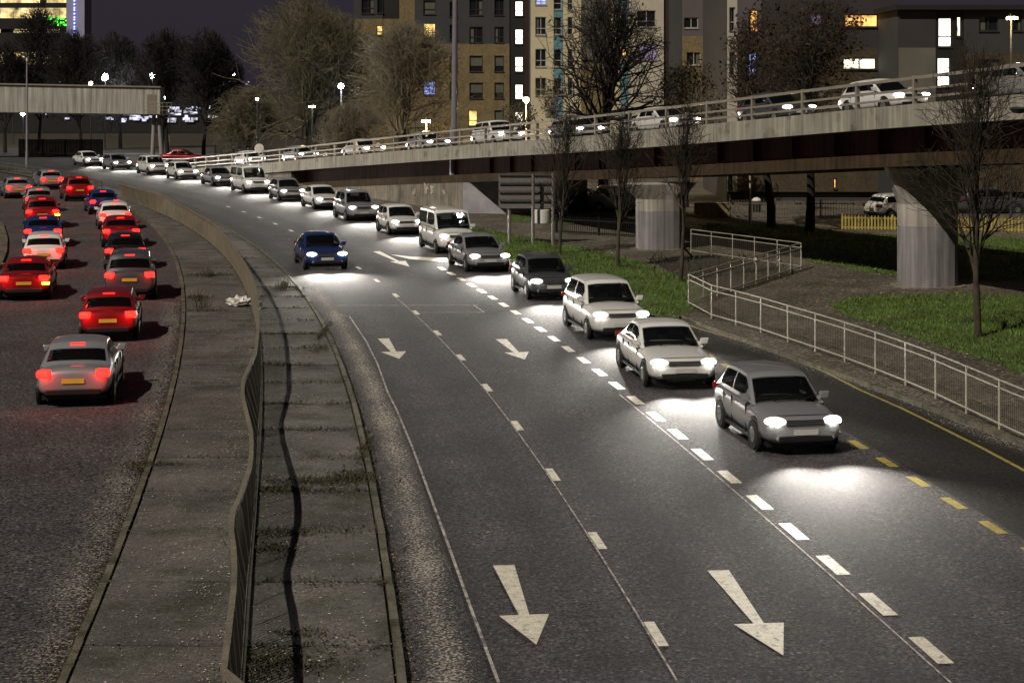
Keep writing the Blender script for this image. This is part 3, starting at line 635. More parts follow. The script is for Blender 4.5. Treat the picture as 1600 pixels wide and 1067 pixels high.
# piers: blade columns with rounded ends and a flared head
def stadium(c, d, n, half_w, l0, l1, k=9):   # l0: towards the camera side, l1: away
    r = []
    for i in range(k): t = math.pi * i / (k - 1); r.append(c - n * (l0 - half_w) + d * half_w * math.cos(t) - n * half_w * math.sin(t))
    for i in range(k): t = math.pi * i / (k - 1); r.append(c + n * (l1 - half_w) - d * half_w * math.cos(t) + n * half_w * math.sin(t))
    return r
def pier(px, base_px, hw, mid):
    g_ = G(px, base_px); s_ = min(np.arange(0, S_ABUT, .25), key=lambda v: abs(on_edge(v, 2.6)[0].x * FOC / on_edge(v, 2.6)[0].y + 800 - px))
    c, d_, n_ = on_edge(s_, 3.4); zt = c.z - 2.22; c = Vector((g_.x, g_.y + .9, 0))
    def loft(rows, name, m):
        mb = MB(); n = len(rows[0]); k = 0
        for r in rows: mb.v += r
        for j in range(len(rows) - 1):
            for i in range(n): mb.f.append((j * n + i, j * n + (i + 1) % n, (j + 1) * n + (i + 1) % n, (j + 1) * n + i))
        mb.f += [tuple(range(n - 1, -1, -1)), tuple((len(rows) - 1) * n + i for i in range(n))]
        o = mb.build(name, m, fly, smooth=False)
        return o
    base = stadium(c, d_, n_, hw, hw + .02, hw + .5); U = lambda r, z: [p + Vector((0, 0, z)) for p in r]
    loft([U(base, -.05), U(base, zt * mid)], 'pier_shaft', M['pier_paint'])
    wide = stadium(c, d_, n_, hw * 1.08, hw + .6, hw + 1.2)
    loft([U(base, zt * mid + .004), U(base, zt * (mid + .18)), U(wide, zt)], 'pier_head', M['pier'])
    MB().prism(stadium(c, d_, n_, hw + .25, hw + .3, hw + .8), .0, .13).build('pier_footing', M['concrete'], fly)
pier(1450, 455, .92, .52); pier(1026, 395, .88, .6)
# lamp housing on the near parapet
p = A(1592, 170, 53.0); MB().lathe(p, [(.03, -.16), (.2, -.13), (.3, 0), (.2, .05)], 14).build('bracket_lamp', M['steel_dark'], fly)

# ------------------------------------------------------------------ trees
def tree_mesh(segs, m, name, sides=3):
    if not segs: return None
    a = np.array([s[0] for s in segs]); b = np.array([s[1] for s in segs]); r0 = np.array([s[2] for s in segs]); r1 = np.array([s[3] for s in segs]); n = len(segs)
    d = b - a; d /= np.linalg.norm(d, axis=1)[:, None] + 1e-9; h = np.where(np.abs(d[:, 2:3]) > .9, np.array([[1., 0, 0]]), np.array([[0, 0, 1.]]))
    u = np.cross(d, h); u /= np.linalg.norm(u, axis=1)[:, None]; v = np.cross(d, u); V = np.empty((n, 2 * sides, 3))
    for i in range(sides):
        t = 2 * math.pi * i / sides; o = u * math.cos(t) + v * math.sin(t); V[:, i] = a + o * r0[:, None]; V[:, sides + i] = b + o * r1[:, None]
    base = (np.arange(n) * 2 * sides)[:, None]; F = []
    for i in range(sides): F.append(base + np.array([[i, (i + 1) % sides, sides + (i + 1) % sides, sides + i]]))
    F = np.concatenate(F); me = bpy.data.meshes.new(name); me.from_pydata(V.reshape(-1, 3).tolist(), [], F.tolist()); me.materials.append(m)
    me.polygons.foreach_set('use_smooth', [True] * len(F)); return me
def make_tree(name, label, cat, loc, h, crown, trunk_r, seed, twig, levels=4, kids=(7, 6, 6, 5), ratio=.6, upw=.08, wig=.16, ang=(.5, .95), trunk_h=.3, rmin=.012, leaf=None, nleaf=0, leaf_s=.12, limbs=0, bark='bark', group=None):
    """crown: (half width, half height, centre height) of the ellipsoid that bounds the branches"""
    r = random.Random(seed); root = thing(name, label, cat, loc, group); segs = []; trunk = []; tips = []; cw, ch, cz = crown
    def nrm(x, y, z): k = 1 / math.sqrt(x * x + y * y + z * z + 1e-12); return (x * k, y * k, z * k)
    lump = [r.uniform(.78, 1.08) for _ in range(24)]
    def inside(p):
        a = int((math.atan2(p[1], p[0]) / 6.2832 + .5) * 7.99); zl = 0 if p[2] < cz - ch * .2 else 1 if p[2] < cz + ch * .45 else 2
        return (p[0] ** 2 + p[1] ** 2) / cw ** 2 + ((p[2] - cz) / ch) ** 2 < lump[a * 3 + zl] ** 2
    def branch(p, d, L, rad, lvl):
        n = (6, 5, 4, 3, 2)[min(lvl, 4)]; st = L / n
        for i in range(n):
            wg = wig if lvl else wig * .35; d = nrm(d[0] + r.gauss(0, wg), d[1] + r.gauss(0, wg), d[2] + r.gauss(0, wg) + upw * (1 if lvl else 0))
            q = (p[0] + d[0] * st, p[1] + d[1] * st, p[2] + d[2] * st); ra = max(rmin, rad * (1 - .72 * i / n)); rb_ = max(rmin * .7, rad * (1 - .72 * (i + 1) / n))
            if lvl and not inside(q) and (i or lvl > 1): return
            (trunk if lvl == 0 or (lvl == 1 and i < 2) else segs).append((p, q, ra, rb_)); p = q
            if lvl < levels and (lvl > 0 or i >= 1 or n * trunk_h < 1):
                k = max(1, round(kids[lvl] / n + r.uniform(-.5, .5)))
                if lvl == 0 and (i + 1) / n < trunk_h: k = 0
                for _ in range(k):
                    a = r.uniform(*ang); az = r.uniform(0, 6.2832)
                    e = nrm(d[1] + .01, -d[0], .001 + (.3 if abs(d[2]) > .95 else 0)); f = (d[1] * e[2] - d[2] * e[1], d[2] * e[0] - d[0] * e[2], d[0] * e[1] - d[1] * e[0])
                    c, s, x, y = math.cos(a), math.sin(a), math.cos(az), math.sin(az)
                    nd = nrm(*[d[m_] * c + (e[m_] * x + f[m_] * y) * s for m_ in range(3)])
                    branch(p, nd, L * ratio * r.uniform(.75, 1.2) * (1.15 - .4 * i / n), rb_ * .72, lvl + 1)
        if lvl == levels: tips.append(p)
    branch((0, 0, 0), (r.gauss(0, .03), r.gauss(0, .03), 1), h * .62, trunk_r, 0)
    o = link('trunk', tree_mesh(trunk, M[bark], 'trunk', 7), root); c = link('crown', tree_mesh(segs, M[twig], 'crown', 3), root)
    if leaf and tips:
        v = []; f = []
        for _ in range(nleaf):
            t = r.choice(tips); s = leaf_s * r.uniform(.5, 1.3); x, y, z = (t[i] + r.gauss(0, .25) for i in range(3)); k = len(v)
            a = [r.gauss(0, 1) for _ in range(3)]; b = [r.gauss(0, 1) for _ in range(3)]; a = nrm(*a); b = nrm(*b)
            v += [(x + a[0] * s, y + a[1] * s, z + a[2] * s), (x + b[0] * s * .6, y + b[1] * s * .6, z + b[2] * s * .6), (x - a[0] * s, y - a[1] * s, z - a[2] * s), (x - b[0] * s * .6, y - b[1] * s * .6, z - b[2] * s * .6)]; f.append((k, k + 1, k + 2, k + 3))
        lo = link('leaves', mesh_from('leaves', v, f, M[leaf]), root); lo['kind'] = 'stuff'
    return root
def ground_at(px, Y): return Vector(((px - 800) * Y / FOC, Y, 0))
# young trees on the verge
for i, (px, py, h, cw, lab) in enumerate(((874, 397, 6.2, 1.45, 'small bare tree beside the sign posts on the roadside verge'), (965, 418, 6.2, 1.35, 'small bare tree on the verge in front of the round bridge pier'), (1063, 440, 6.6, 1.4, 'small bare tree on the verge nearest the guardrail corner'))):
    g = G(px, py, .1); make_tree('young_tree', lab, 'tree', g, h, (cw * 1.15, h * .46, h * .62), .09, 20 + i, 'twig_brown', 4, (13, 7, 4, 3), .66, .07, .08, (.35, .9), .26, .008, group='young trees on the verge')
g = G(1528, 527, .1); make_tree('young_tree', 'tall bare tree on the right-hand lawn in front of the bridge', 'tree', g, 8.8, (2.7, 4.2, 5.2), .12, 31, 'twig_brown', 4, (13, 7, 4, 3), .60, .10, .09, (.45, .95), .3, .009, group='young trees on the verge')
# two broad pale twiggy trees behind the ramp
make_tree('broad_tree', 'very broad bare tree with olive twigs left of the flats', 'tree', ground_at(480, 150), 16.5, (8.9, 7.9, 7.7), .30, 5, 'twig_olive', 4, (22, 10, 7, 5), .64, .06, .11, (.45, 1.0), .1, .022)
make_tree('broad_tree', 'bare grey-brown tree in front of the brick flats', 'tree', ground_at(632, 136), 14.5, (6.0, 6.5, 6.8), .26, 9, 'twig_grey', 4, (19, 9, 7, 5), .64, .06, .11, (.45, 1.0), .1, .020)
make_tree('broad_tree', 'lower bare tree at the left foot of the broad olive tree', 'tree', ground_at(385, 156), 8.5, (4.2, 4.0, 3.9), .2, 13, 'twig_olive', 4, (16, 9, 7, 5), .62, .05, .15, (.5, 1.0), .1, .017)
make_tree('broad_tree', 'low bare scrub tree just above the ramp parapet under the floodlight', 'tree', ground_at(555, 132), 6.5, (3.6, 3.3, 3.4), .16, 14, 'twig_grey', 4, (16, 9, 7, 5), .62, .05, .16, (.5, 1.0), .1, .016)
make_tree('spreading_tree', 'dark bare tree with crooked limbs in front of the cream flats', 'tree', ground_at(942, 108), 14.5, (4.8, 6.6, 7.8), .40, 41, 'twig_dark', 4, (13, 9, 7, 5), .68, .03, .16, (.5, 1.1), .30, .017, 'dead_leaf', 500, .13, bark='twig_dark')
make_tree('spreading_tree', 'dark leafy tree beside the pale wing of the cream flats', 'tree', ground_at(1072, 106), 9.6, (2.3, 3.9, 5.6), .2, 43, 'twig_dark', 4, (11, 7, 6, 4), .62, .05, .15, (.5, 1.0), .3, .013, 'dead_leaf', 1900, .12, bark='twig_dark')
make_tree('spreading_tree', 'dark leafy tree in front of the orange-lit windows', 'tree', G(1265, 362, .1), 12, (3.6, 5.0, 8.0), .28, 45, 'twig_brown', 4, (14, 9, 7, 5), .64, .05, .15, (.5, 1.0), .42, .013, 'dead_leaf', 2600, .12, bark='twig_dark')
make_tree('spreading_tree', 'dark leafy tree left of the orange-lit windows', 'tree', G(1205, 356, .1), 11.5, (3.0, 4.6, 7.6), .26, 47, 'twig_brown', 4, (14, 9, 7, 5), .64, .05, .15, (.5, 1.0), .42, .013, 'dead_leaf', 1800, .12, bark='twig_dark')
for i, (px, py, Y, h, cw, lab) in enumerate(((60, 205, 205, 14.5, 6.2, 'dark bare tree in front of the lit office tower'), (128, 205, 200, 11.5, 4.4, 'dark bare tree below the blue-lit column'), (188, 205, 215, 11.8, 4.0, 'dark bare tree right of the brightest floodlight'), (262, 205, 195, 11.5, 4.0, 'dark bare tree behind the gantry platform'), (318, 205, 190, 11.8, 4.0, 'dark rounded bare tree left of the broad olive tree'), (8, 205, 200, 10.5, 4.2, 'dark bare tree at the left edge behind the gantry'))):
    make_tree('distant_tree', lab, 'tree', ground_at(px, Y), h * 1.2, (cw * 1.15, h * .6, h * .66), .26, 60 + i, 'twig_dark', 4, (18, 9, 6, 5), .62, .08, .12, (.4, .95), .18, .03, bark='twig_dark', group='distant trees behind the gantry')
# shrubs along the far side of the flyover
def shrub(px, py, Y, wpx, hpx, label, m='shrub', n=420):
    c = A(px, py, Y); rx, rz = wpx * Y / FOC / 2, hpx * Y / FOC / 2; root = thing('shrub', label, 'shrub', (c.x, c.y, max(0, c.z - rz)), 'shrubs around the flats'); v = []; f = []
    for i in range(n):
        while True:
            x, y, z = (rng.uniform(-1, 1) for _ in range(3))
            if x * x + y * y + z * z < 1: break
        q = (x * rx, y * rx, rz + z * rz * (1 + .25 * math.sin(x * 6))); s = rng.uniform(.03, .10); a = Vector((rng.gauss(0, 1), rng.gauss(0, 1), rng.gauss(0, 1))).normalized() * s; b = a.orthogonal() * .6; k = len(v)
        q = Vector(q); v += [q - a, q - b, q + a, q + b]; f.append((k, k + 1, k + 2, k + 3))
    o = link('foliage', mesh_from('foliage', v, f, M[m]), root); o['kind'] = 'stuff'
    mb = MB()
    for i in range(60):
        a_ = rng.uniform(0, 6.28); q_ = rng.random() ** .5; mb.tube(Vector((rng.gauss(0, rx * .2), rng.gauss(0, rx * .2), 0)) + root.location, Vector((math.cos(a_) * rx * q_, math.sin(a_) * rx * q_, rz * (2.1 - q_))) + root.location, .02, .008, 3)
    mb.build('stem', M['twig_grey'], root)['kind'] = 'stuff'
for a in ((812,178,110,60,46,'brown shrub under the warm street lamp'), (682,205,120,40,24,'low shrub lit by the warm lamp beyond the ramp'), (862,150,112,50,70,'thin shrub against the left corner of the cream flats'), (1100,160,104,70,70,'dark shrub behind the flyover rail below the mauve block'), (1180,140,100,60,60,'dark shrub below the blue-lit window'), (1310,150,96,120,70,'wide dark shrub behind the rail below the white-lit windows')): shrub(*a)

# ------------------------------------------------------------------ buildings
def building(name, label, Y, px0, px1, zones, windows, depth=14, top_py=-40, pane_def='pane', shell='grey_clad'):
    x0, x1 = (px0 - 800) * Y / FOC, (px1 - 800) * Y / FOC; ztop = CAM_H + (HOR - top_py) * Y / FOC
    root = thing(name, label, 'building', ((x0 + x1) / 2, Y, 0))
    MB().box(((x0 + x1) / 2, Y + .3 + depth / 2, ztop / 2 - .02), (x1 - x0 - .02, depth, ztop), 0).build('shell', M[shell], root)
    MB().box(((x0 + x1) / 2, Y + depth / 2, ztop + .15), (x1 - x0 + .5, depth + .9, .3), 0).build('roof', M['dark_clad'], root)
    toX = lambda p: (p - 800) * Y / FOC; toZ = lambda p: CAM_H + (HOR - p) * Y / FOC; ground_px = HOR + CAM_H * FOC / Y
    wins = [(toX(c - ww / 2), toX(c + ww / 2), toZ(r + hh / 2), toZ(r - hh / 2), m, st) for (c, r, ww, hh, m, st) in windows]
    for (a, b, t, bt, m, setb) in zones:
        zx0, zx1, zz0, zz1 = toX(a), toX(b), toZ(min(bt, ground_px)), toZ(max(t, top_py)); yy = Y + setb
        mine = [w_ for w_ in wins if zx0 < (w_[0] + w_[1]) / 2 < zx1 and zz0 < (w_[2] + w_[3]) / 2 < zz1]
        cl = lambda v, lo, hi: min(max(v, lo), hi)
        xs = sorted({zx0, zx1} | {cl(v, zx0, zx1) for w_ in mine for v in w_[:2]}); zs = sorted({zz0, zz1} | {cl(v, zz0, zz1) for w_ in mine for v in w_[2:4]}); mb = MB()
        for i in range(len(xs) - 1):
            for j in range(len(zs) - 1):
                cx, cz = (xs[i] + xs[i + 1]) / 2, (zs[j] + zs[j + 1]) / 2
                if any(w_[0] < cx < w_[1] and w_[2] < cz < w_[3] for w_ in mine): continue
                mb.quad((xs[i], yy, zs[j]), (xs[i + 1], yy, zs[j]), (xs[i + 1], yy, zs[j + 1]), (xs[i], yy, zs[j + 1]))
        for w_ in mine:
            a0, a1, c0_, c1_ = w_[:4]; yb_ = yy + .22
            mb.quad((a0, yy, c0_), (a0, yb_, c0_), (a0, yb_, c1_), (a0, yy, c1_)); mb.quad((a1, yy, c0_), (a1, yy, c1_), (a1, yb_, c1_), (a1, yb_, c0_))
            mb.quad((a0, yy, c0_), (a1, yy, c0_), (a1, yb_, c0_), (a0, yb_, c0_)); mb.quad((a0, yy, c1_), (a0, yb_, c1_), (a1, yb_, c1_), (a1, yy, c1_))
            pm, st = w_[4], w_[5]; fm = M['frame_white'] if 'w' in st else M['frame']; t_ = .07
            wr = link('window', None, root); wr.location = Vector(((a0 + a1) / 2, yy + .15, (c0_ + c1_) / 2)) - root.location
            fr = MB()
            for (p, q) in (((a0 + t_ / 2, c0_), (a0 + t_ / 2, c1_)), ((a1 - t_ / 2, c0_), (a1 - t_ / 2, c1_)), ((a0 + t_, c0_ + t_ / 2), (a1 - t_, c0_ + t_ / 2)), ((a0 + t_, c1_ - t_ / 2), (a1 - t_, c1_ - t_ / 2))):
                fr.box(((p[0] + q[0]) / 2, yy + .14, (p[1] + q[1]) / 2), (max(abs(q[0] - p[0]), t_), .08, max(abs(q[1] - p[1]), t_)))
            if 'm' in st: fr.box(((a0 + a1) / 2, yy + .14, (c0_ + c1_) / 2), (t_, .07, c1_ - c0_ - 2 * t_))
            if 't' in st: fr.box(((a0 + a1) / 2, yy + .141, c0_ + (c1_ - c0_) * .36), (a1 - a0 - 2 * t_, .066, t_))
            fr.build('window_frame', fm, wr)
            MB().quad((a0, yy + .17, c0_), (a1, yy + .17, c0_), (a1, yy + .17, c1_), (a0, yy + .17, c1_)).build('pane', M[pm], wr)
            if 'b' not in st and pm == 'pane' and rng.random() < .55:
                cw_ = (a1 - a0) * rng.uniform(.18, .34); sd0 = rng.choice((0, 1)); xa = a0 + t_ if sd0 else a1 - t_ - cw_; MB().quad((xa, yy + .162, c0_ + t_), (xa + cw_, yy + .162, c0_ + t_), (xa + cw_, yy + .162, c1_ - t_), (xa, yy + .162, c1_ - t_)).build('curtain', M['blind'], wr)
            if 'b' in st:
                zb = c0_ + (c1_ - c0_) * .34; MB().quad((a0 + t_, yy + .16, zb), (a1 - t_, yy + .16, zb), (a1 - t_, yy + .16, c1_ - t_), (a0 + t_, yy + .16, c1_ - t_)).build('blind', M['blind'], wr)
            MB().box(((a0 + a1) / 2, yy - .02, c0_ - .04), (a1 - a0 + .1, .12, .06)).build('sill', fm, wr)
        o = mb.build('facade_panel', M[m], root)
    return root
# 1 brick and grey flats behind the broad trees
W1 = []
for r, st in ((12, 'mt'), (55, 'mt'), (100, 'tb'), (142, 'tb'), (185, 'tb')):
    for c, ww in ((744, 21), (780, 15)): W1.append((c, r, ww, 25, 'lit_yellow' if (r == 185 and c == 744) else 'pane', st))
W1 = [x for x in W1 if not (x[1] == 185 and x[0] == 744)] + [(739, 185, 14, 25, 'lit_yellow', 't')]
for r in (12, 48, 97, 138): W1.append((671, r, 19, 22, {48: 'lit_yellow', 138: 'lit_blue', 12: 'blind', 97: 'pane'}[r], 't')); W1.append((709, r + 3, 13, 24, 'pane', 't'))
W1 += [(593, 48, 10, 15, 'lit_yellow', 't'), (575, 10, 20, 24, 'pane', 'mt'), (594, 8, 9, 26, 'pane', '')]
for r in (14, 58, 101, 144, 187): W1.append((811, r, 13, 24, 'lit_stair', 't'))
building('brick_flats', 'brown brick and grey clad flats with a column of lit stair windows', 165, 553, 829,
         [(553, 598, -40, 30, 'grey_clad', 0), (598, 624, -40, 30, 'dark_clad', .08), (624, 648, -40, 42, 'brick', .02), (553, 598, 30, 300, 'brick', 0), (598, 624, 30, 300, 'brick', .05), (624, 648, 42, 300, 'brick', .02), (648, 796, -40, 69, 'grey_clad', 0), (648, 796, 69, 300, 'brick', -.03), (796, 820, -40, 300, 'dark_clad', .1), (820, 829, -40, 300, 'red_clad_and_shade', 0)], W1)
# 2 cream flats with teal panels
W2 = []
for r in (2, 41, 91, 136): W2 += [(845, r, 17, 28, 'pane', 'wmt'), (871.5, r, 12, 27, 'pane', 'wt'), (891, r, 8, 28, 'pane', 'wt')]
W2[0] = (845, 1, 17, 14, 'lit_blue', 'wmt'); W2 += [(976, 32, 8, 26, 'pane', 'wt'), (1010, 30, 29, 26, 'pane', 'wmt'), (1012, 82, 29, 26, 'lit_dim', 'wmt'), (976, 84, 8, 26, 'lit_orange', 'wt')]
building('cream_flats', 'cream rendered flats with turquoise panels between the windows', 150, 829, 1066,
         [(829, 865, -40, 300, 'cream', 0), (865, 880, -40, 300, 'teal', .02), (880, 908, -40, 300, 'cream', -.01), (908, 950, -40, 94, 'grey_clad2', -.2), (908, 950, 94, 300, 'brick', 0), (950, 970, -40, 300, 'cream', 0), (970, 982, -40, 300, 'teal', .02), (982, 1037, -40, 300, 'pale', -.1), (1037, 1066, -40, 300, 'red_clad_and_shade', .1)], W2)  # strip right of the pale wing is a shadow zone painted as dark wall
# 3 mauve block at the back
building('mauve_block', 'mauve rendered block with small windows behind the dark leafy tree', 138, 1066, 1140,
         [(1066, 1140, -40, 57, 'mauve', 0), (1066, 1140, 57, 300, 'brick', -.03)], [(1080, 36, 22, 17, 'pane', 'wm'), (1120, 36, 16, 17, 'pane', 'wm'), (1084, 92, 22, 20, 'pane', 'wm'), (1043 + 0 * 1, 85, 0.1, 0.1, 'pane', '')][:3])
# 4 dark flats with coloured lit windows
building('dark_flats', 'dark grey flats with orange, blue and white lit windows', 112, 1136, 1404,
         [(1136, 1152, -40, 300, 'pale', -.02), (1152, 1190, -40, 65, 'mauve', 0), (1152, 1190, 65, 300, 'brick_dark', 0), (1190, 1404, -40, 75, 'mauve_dark', .02), (1190, 1404, 75, 300, 'brick_dark', 0)],
         [(1144, 30, 9, 36, 'pane', 'wt'), (1144, 100, 9, 36, 'pane', 'wt'), (1178, 34, 14, 36, 'lit_orange', 't'), (1176, 101, 14, 36, 'lit_blue', 't'), (1275, 30, 20, 20, 'lit_dim', ''), (1346, 33, 52, 20, 'lit_orange', 'm'), (1343, 100, 52, 18, 'lit_white', 'm'), (1275, 100, 20, 20, 'pane', 'm'), (1346, 170, 40, 22, 'pane', 'm'), (1141, 287, 7, 24, 'blind', 't'), (1305, 287, 5, 16, 'lit_orange', '')])
# 5 stair-tower block on the right
building('stair_tower_block', 'dark clad block with a brightly lit glazed stairwell at the right', 106, 1404, 1720,
         [(1404, 1462, 18, 75, 'mauve_dark', 0), (1404, 1462, 75, 300, 'grey_clad2', 0), (1462, 1506, 18, 300, 'dark_clad', .05), (1506, 1720, 22, 84, 'grey_clad', 0), (1506, 1720, 84, 300, 'brick_dark', -.02)],
         [(1477, 51, 22, 46, 'lit_stair', 't'), (1475, 113, 21, 46, 'lit_stair', 't'), (1499, 42, 8, 32, 'lit_white', ''), (1545, 37, 30, 24, 'pane', 'm'), (1545, 103, 34, 20, 'pane', 'm'), (1640, 37, 30, 24, 'pane', 'm'), (1590, 37, 14, 24, 'pane', '')], top_py=16)
# 6 office tower far left with lit floors and a blue-lit column
Y = 300; T = lambda px, py: A(px, py, Y)
root = thing('office_tower', 'office tower with yellow lit floors and a column of blue lights at top left', 'building', (T(60, 0).x, Y, 0))
MB().box((T(36, 0).x, Y + 8, 16), (T(104, 0).x - T(-32, 0).x, 15.6, 32)).build('shell', M['dark_clad'], root)
for y0, y1 in ((-20, 5), (13, 29), (82, 101), (46, 52)):
    for k in range(13):
        a, b = -30 + k * 10.3, -30 + (k + 1) * 10.3 - .8
        if rng.random() < .12: continue
        z0, z1 = T(0, y1).z, T(0, y0).z
        MB().box(((T(a, 0).x + T(b, 0).x) / 2, Y + .1, (z0 + z1) / 2), (T(b, 0).x - T(a, 0).x, .2, z1 - z0)).build('window', M['lit_office'], root)
for y0, y1 in ((5, 13), (29, 46), (52, 82), (101, 130)): MB().box((T(36, 0).x, Y + .0, (T(0, y1).z + T(0, y0).z) / 2), (T(104, 0).x - T(-32, 0).x, .5, T(0, y0).z - T(0, y1).z)).build('spandrel', M['dark_clad'], root)
for k in range(26):
    p = T(rng.uniform(73, 104), rng.uniform(28, 40)); MB().box((p.x, Y - .36 - k * .003, p.z), (rng.uniform(.2, .8), .1, rng.uniform(.15, .45))).build('green_light', M['lit_green'], root)
MB().box((T(119, 0).x, Y + 2, 16.5), (T(133, 0).x - T(105, 0).x, 5, 33)).build('stair_column', M['tower'], root)
for k in range(22):
    p = T(117.5, 2 + k * 4.9 + (k % 3) * .7); mb = MB(); mb.lathe((p.x, Y - .55, p.z), [(.02, -.16), (.14, -.1), (.16, 0), (.14, .1), (.02, .16)], 8); mb.build('blue_light', M['led_blue'], root)
# 7 long lit yard building seen through the distant trees
Y = 290; root = thing('lit_warehouse', 'long low bluish lit building glimpsed between the distant trees', 'building', (A(200, 0, Y).x, Y, 0))
MB().box((A(190, 0, Y).x, Y + 6, 3.6), (A(400, 0, Y).x - A(-40, 0, Y).x, 11.6, 7.2)).build('shell', M['dark_clad'], root)
for k in range(110):
    if k < 70: a = rng.gauss(265, 55); y0 = rng.uniform(166, 190); hv = rng.uniform(1.5, 5); wv = rng.uniform(4, 14)
    else: a = rng.uniform(-30, 395); y0 = rng.choice((129, 132, 172, 178)) + rng.uniform(-1, 1); hv = rng.uniform(.6, 2); wv = rng.uniform(1, 4)
    p = A(a, y0, Y); MB().box((p.x, Y + .1 - k * .002, p.z), (wv * Y / FOC, .2, hv * Y / FOC)).build('glazing', M['lit_yard'], root)
# low brick wall by the back fence
a, b = G(1085, 343), G(1139, 342.5); MBw = MB().bar(a + Vector((0, 0, .45)), b + Vector((0, 0, .45)), .25, .9)
g = thing('brick_wall', 'low buff brick wall at the left end of the bar fence', 'wall', a); MBw.build('brickwork', M['brick'], g); MB().bar(a + Vector((0, 0, .93)), b + Vector((0, 0, .93)), .32, .06).build('coping', M['concrete'], g)

# ------------------------------------------------------------------ covered gantry over the far road
Y = 183; z0l, z1l = A(0, 174, Y).z, A(0, 131, Y).z; z0r, z1r = A(0, 179, Y).z, A(0, 137.5, Y).z
xl, xr = A(-90, 0, Y).x, A(250, 0, Y).x
g = thing('covered_gantry', 'pale ribbed enclosed gantry spanning the road on splayed steel legs', 'gantry', (A(246, 0, Y).x, Y, 0))
mb = MB(); n = 190; top = []; bot = []
for i in range(n * 4 + 1):
    u = i / (n * 4); x = xl + (xr - xl) * u; yy = Y + (0, 0, .045, .045)[i % 4]; top.append(Vector((x, yy, z1l + (z1r - z1l) * u))); bot.append(Vector((x, yy, z0l + (z0r - z0l) * u)))
mb.sheet(bot, top); mb.build('ribbed_cladding', M['clad_white'], g)
MB().hexa([(xl, Y + .12, z0l), (xr, Y + .12, z0r), (xr, Y + 2.4, z0r), (xl, Y + 2.4, z0l)], [(xl, Y + .12, z1l), (xr, Y + .12, z1r), (xr, Y + 2.4, z1r), (xl, Y + 2.4, z1l)]).build('box_frame', M['clad_white'], g)
MB().bar((xl, Y + .02, z1l + .08), (xr + .1, Y + .02, z1r + .08), .35, .16).build('roof_edge', M['alu'], g); MB().bar((xl, Y + .02, z0l - .06), (xr + .1, Y + .02, z0r - .06), .35, .12).build('floor_beam', M['steel_dark'], g)
p = A(237, 163, Y); MB().box((p.x, Y - .03, p.z - .1), (.95, .05, 2.3)).build('door', M['alu'], g)
for dx0, dx1 in ((238, 241), (248, 254)):
    a = A(dx0 + (3 if dx0 < 245 else 0), 180, Y); b = A(dx0 + (0 if dx0 < 245 else 5), 249, Y - .2); b.z = 0; MB().tube(b, a, .24, .2, 10).build('leg', M['steel_pale'], g)
q0, q1 = A(229, 179, Y), A(271, 179, Y); MB().box(((q0.x + q1.x) / 2, Y - .5, q0.z - .02), (q1.x - q0.x, 1.2, .1)).build('platform', M['steel_dark'], g)
for k in range(7):
    x = q0.x + (q1.x - q0.x) * k / 6; MB().tube((x, Y - 1.05, q0.z), (x, Y - 1.05, q0.z + 1.25), .03, n=5).build('platform_post', M['alu'], g)
for h in (.45, .85, 1.25): MB().tube((q0.x, Y - 1.05, q0.z + h), (q1.x, Y - 1.05, q0.z + h), .03, n=5).build('platform_rail', M['alu'], g)
for x in (A(255, 0, Y).x, A(263, 0, Y).x): MB().tube((x, Y + .6, 0), (x, Y + .6, q0.z + 1), .05, n=5).build('ladder_side', M['alu'], g)
for k in range(9): MB().tube((A(255, 0, Y).x, Y + .6, .9 + k * .5), (A(263, 0, Y).x, Y + .6, .9 + k * .5), .03, n=4).build('ladder_rung', M['alu'], g)

# ------------------------------------------------------------------ fences
def paling_fence(name, label, p, q, h, m, step, wd, point=.0, parts='paling', cat='fence'):
    g = thing(name, label, cat, p); L = (q - p).length; n = int(L / step); d = (q - p).normalized(); a = math.atan2(d.y, d.x)
    b = MB().hexa([(-wd / 2, -.012, 0), (wd / 2, -.012, 0), (wd / 2, .012, 0), (-wd / 2, .012, 0)], [(-wd / 2, -.012, h - point), (wd / 2, -.012, h - point), (wd / 2, .012, h - point), (-wd / 2, .012, h - point)])
    if point: k = len(b.v); b.v += [(0, -.012, h), (0, .012, h)]; b.f += [(4, 5, k), (6, 7, k + 1), (5, 6, k + 1, k), (7, 4, k, k + 1)]
    me = mesh_from(parts, b.v, b.f, m)
    for i in range(n + 1):
        o = link(parts, me, g); o.location = d * (i * step) + Vector((0, 0, rng.uniform(-.02, .02))); o.rotation_euler = (0, 0, a)
    nrm_ = Vector((-d.y, d.x, 0)) * .035
    for hh in (.2, h * .82): MB().bar(p + nrm_ + Vector((0, 0, hh)), q + nrm_ + Vector((0, 0, hh)), .04, .07).build('rail', m, g)
    for i in range(0, int(L / 2.6) + 1): MB().box(p + d * (i * 2.6) + nrm_ * 2.4 + Vector((0, 0, h / 2 + .02)), (.08, .08, h + .06), a).build('post', m, g)
    return g
paling_fence('bar_fence', 'pale vertical bar fence behind the lawn under the bridge', G(1141, 343.5), G(1335, 344), 1.15, M['galv_dark'], .16, .026, parts='bar')
paling_fence('paling_fence', 'low pointed paling fence coloured as if yellow-lit in front of the parked cars', G(1316, 361), G(1640, 366), .85, M['pale_fence'], .17, .09, .08)
paling_fence('board_fence', 'dark close-boarded fence beyond the far road under the gantry', Vector((A(30, 0, 190).x, 190, 0)), Vector((A(160, 0, 190).x, 190, 0)), 1.9, M['timber'], .17, .15, parts='board')
paling_fence('railings', 'black railings behind the sign and small tree', G(868, 367), G(1000, 375), 1.0, M['black'], .13, .022, parts='bar')
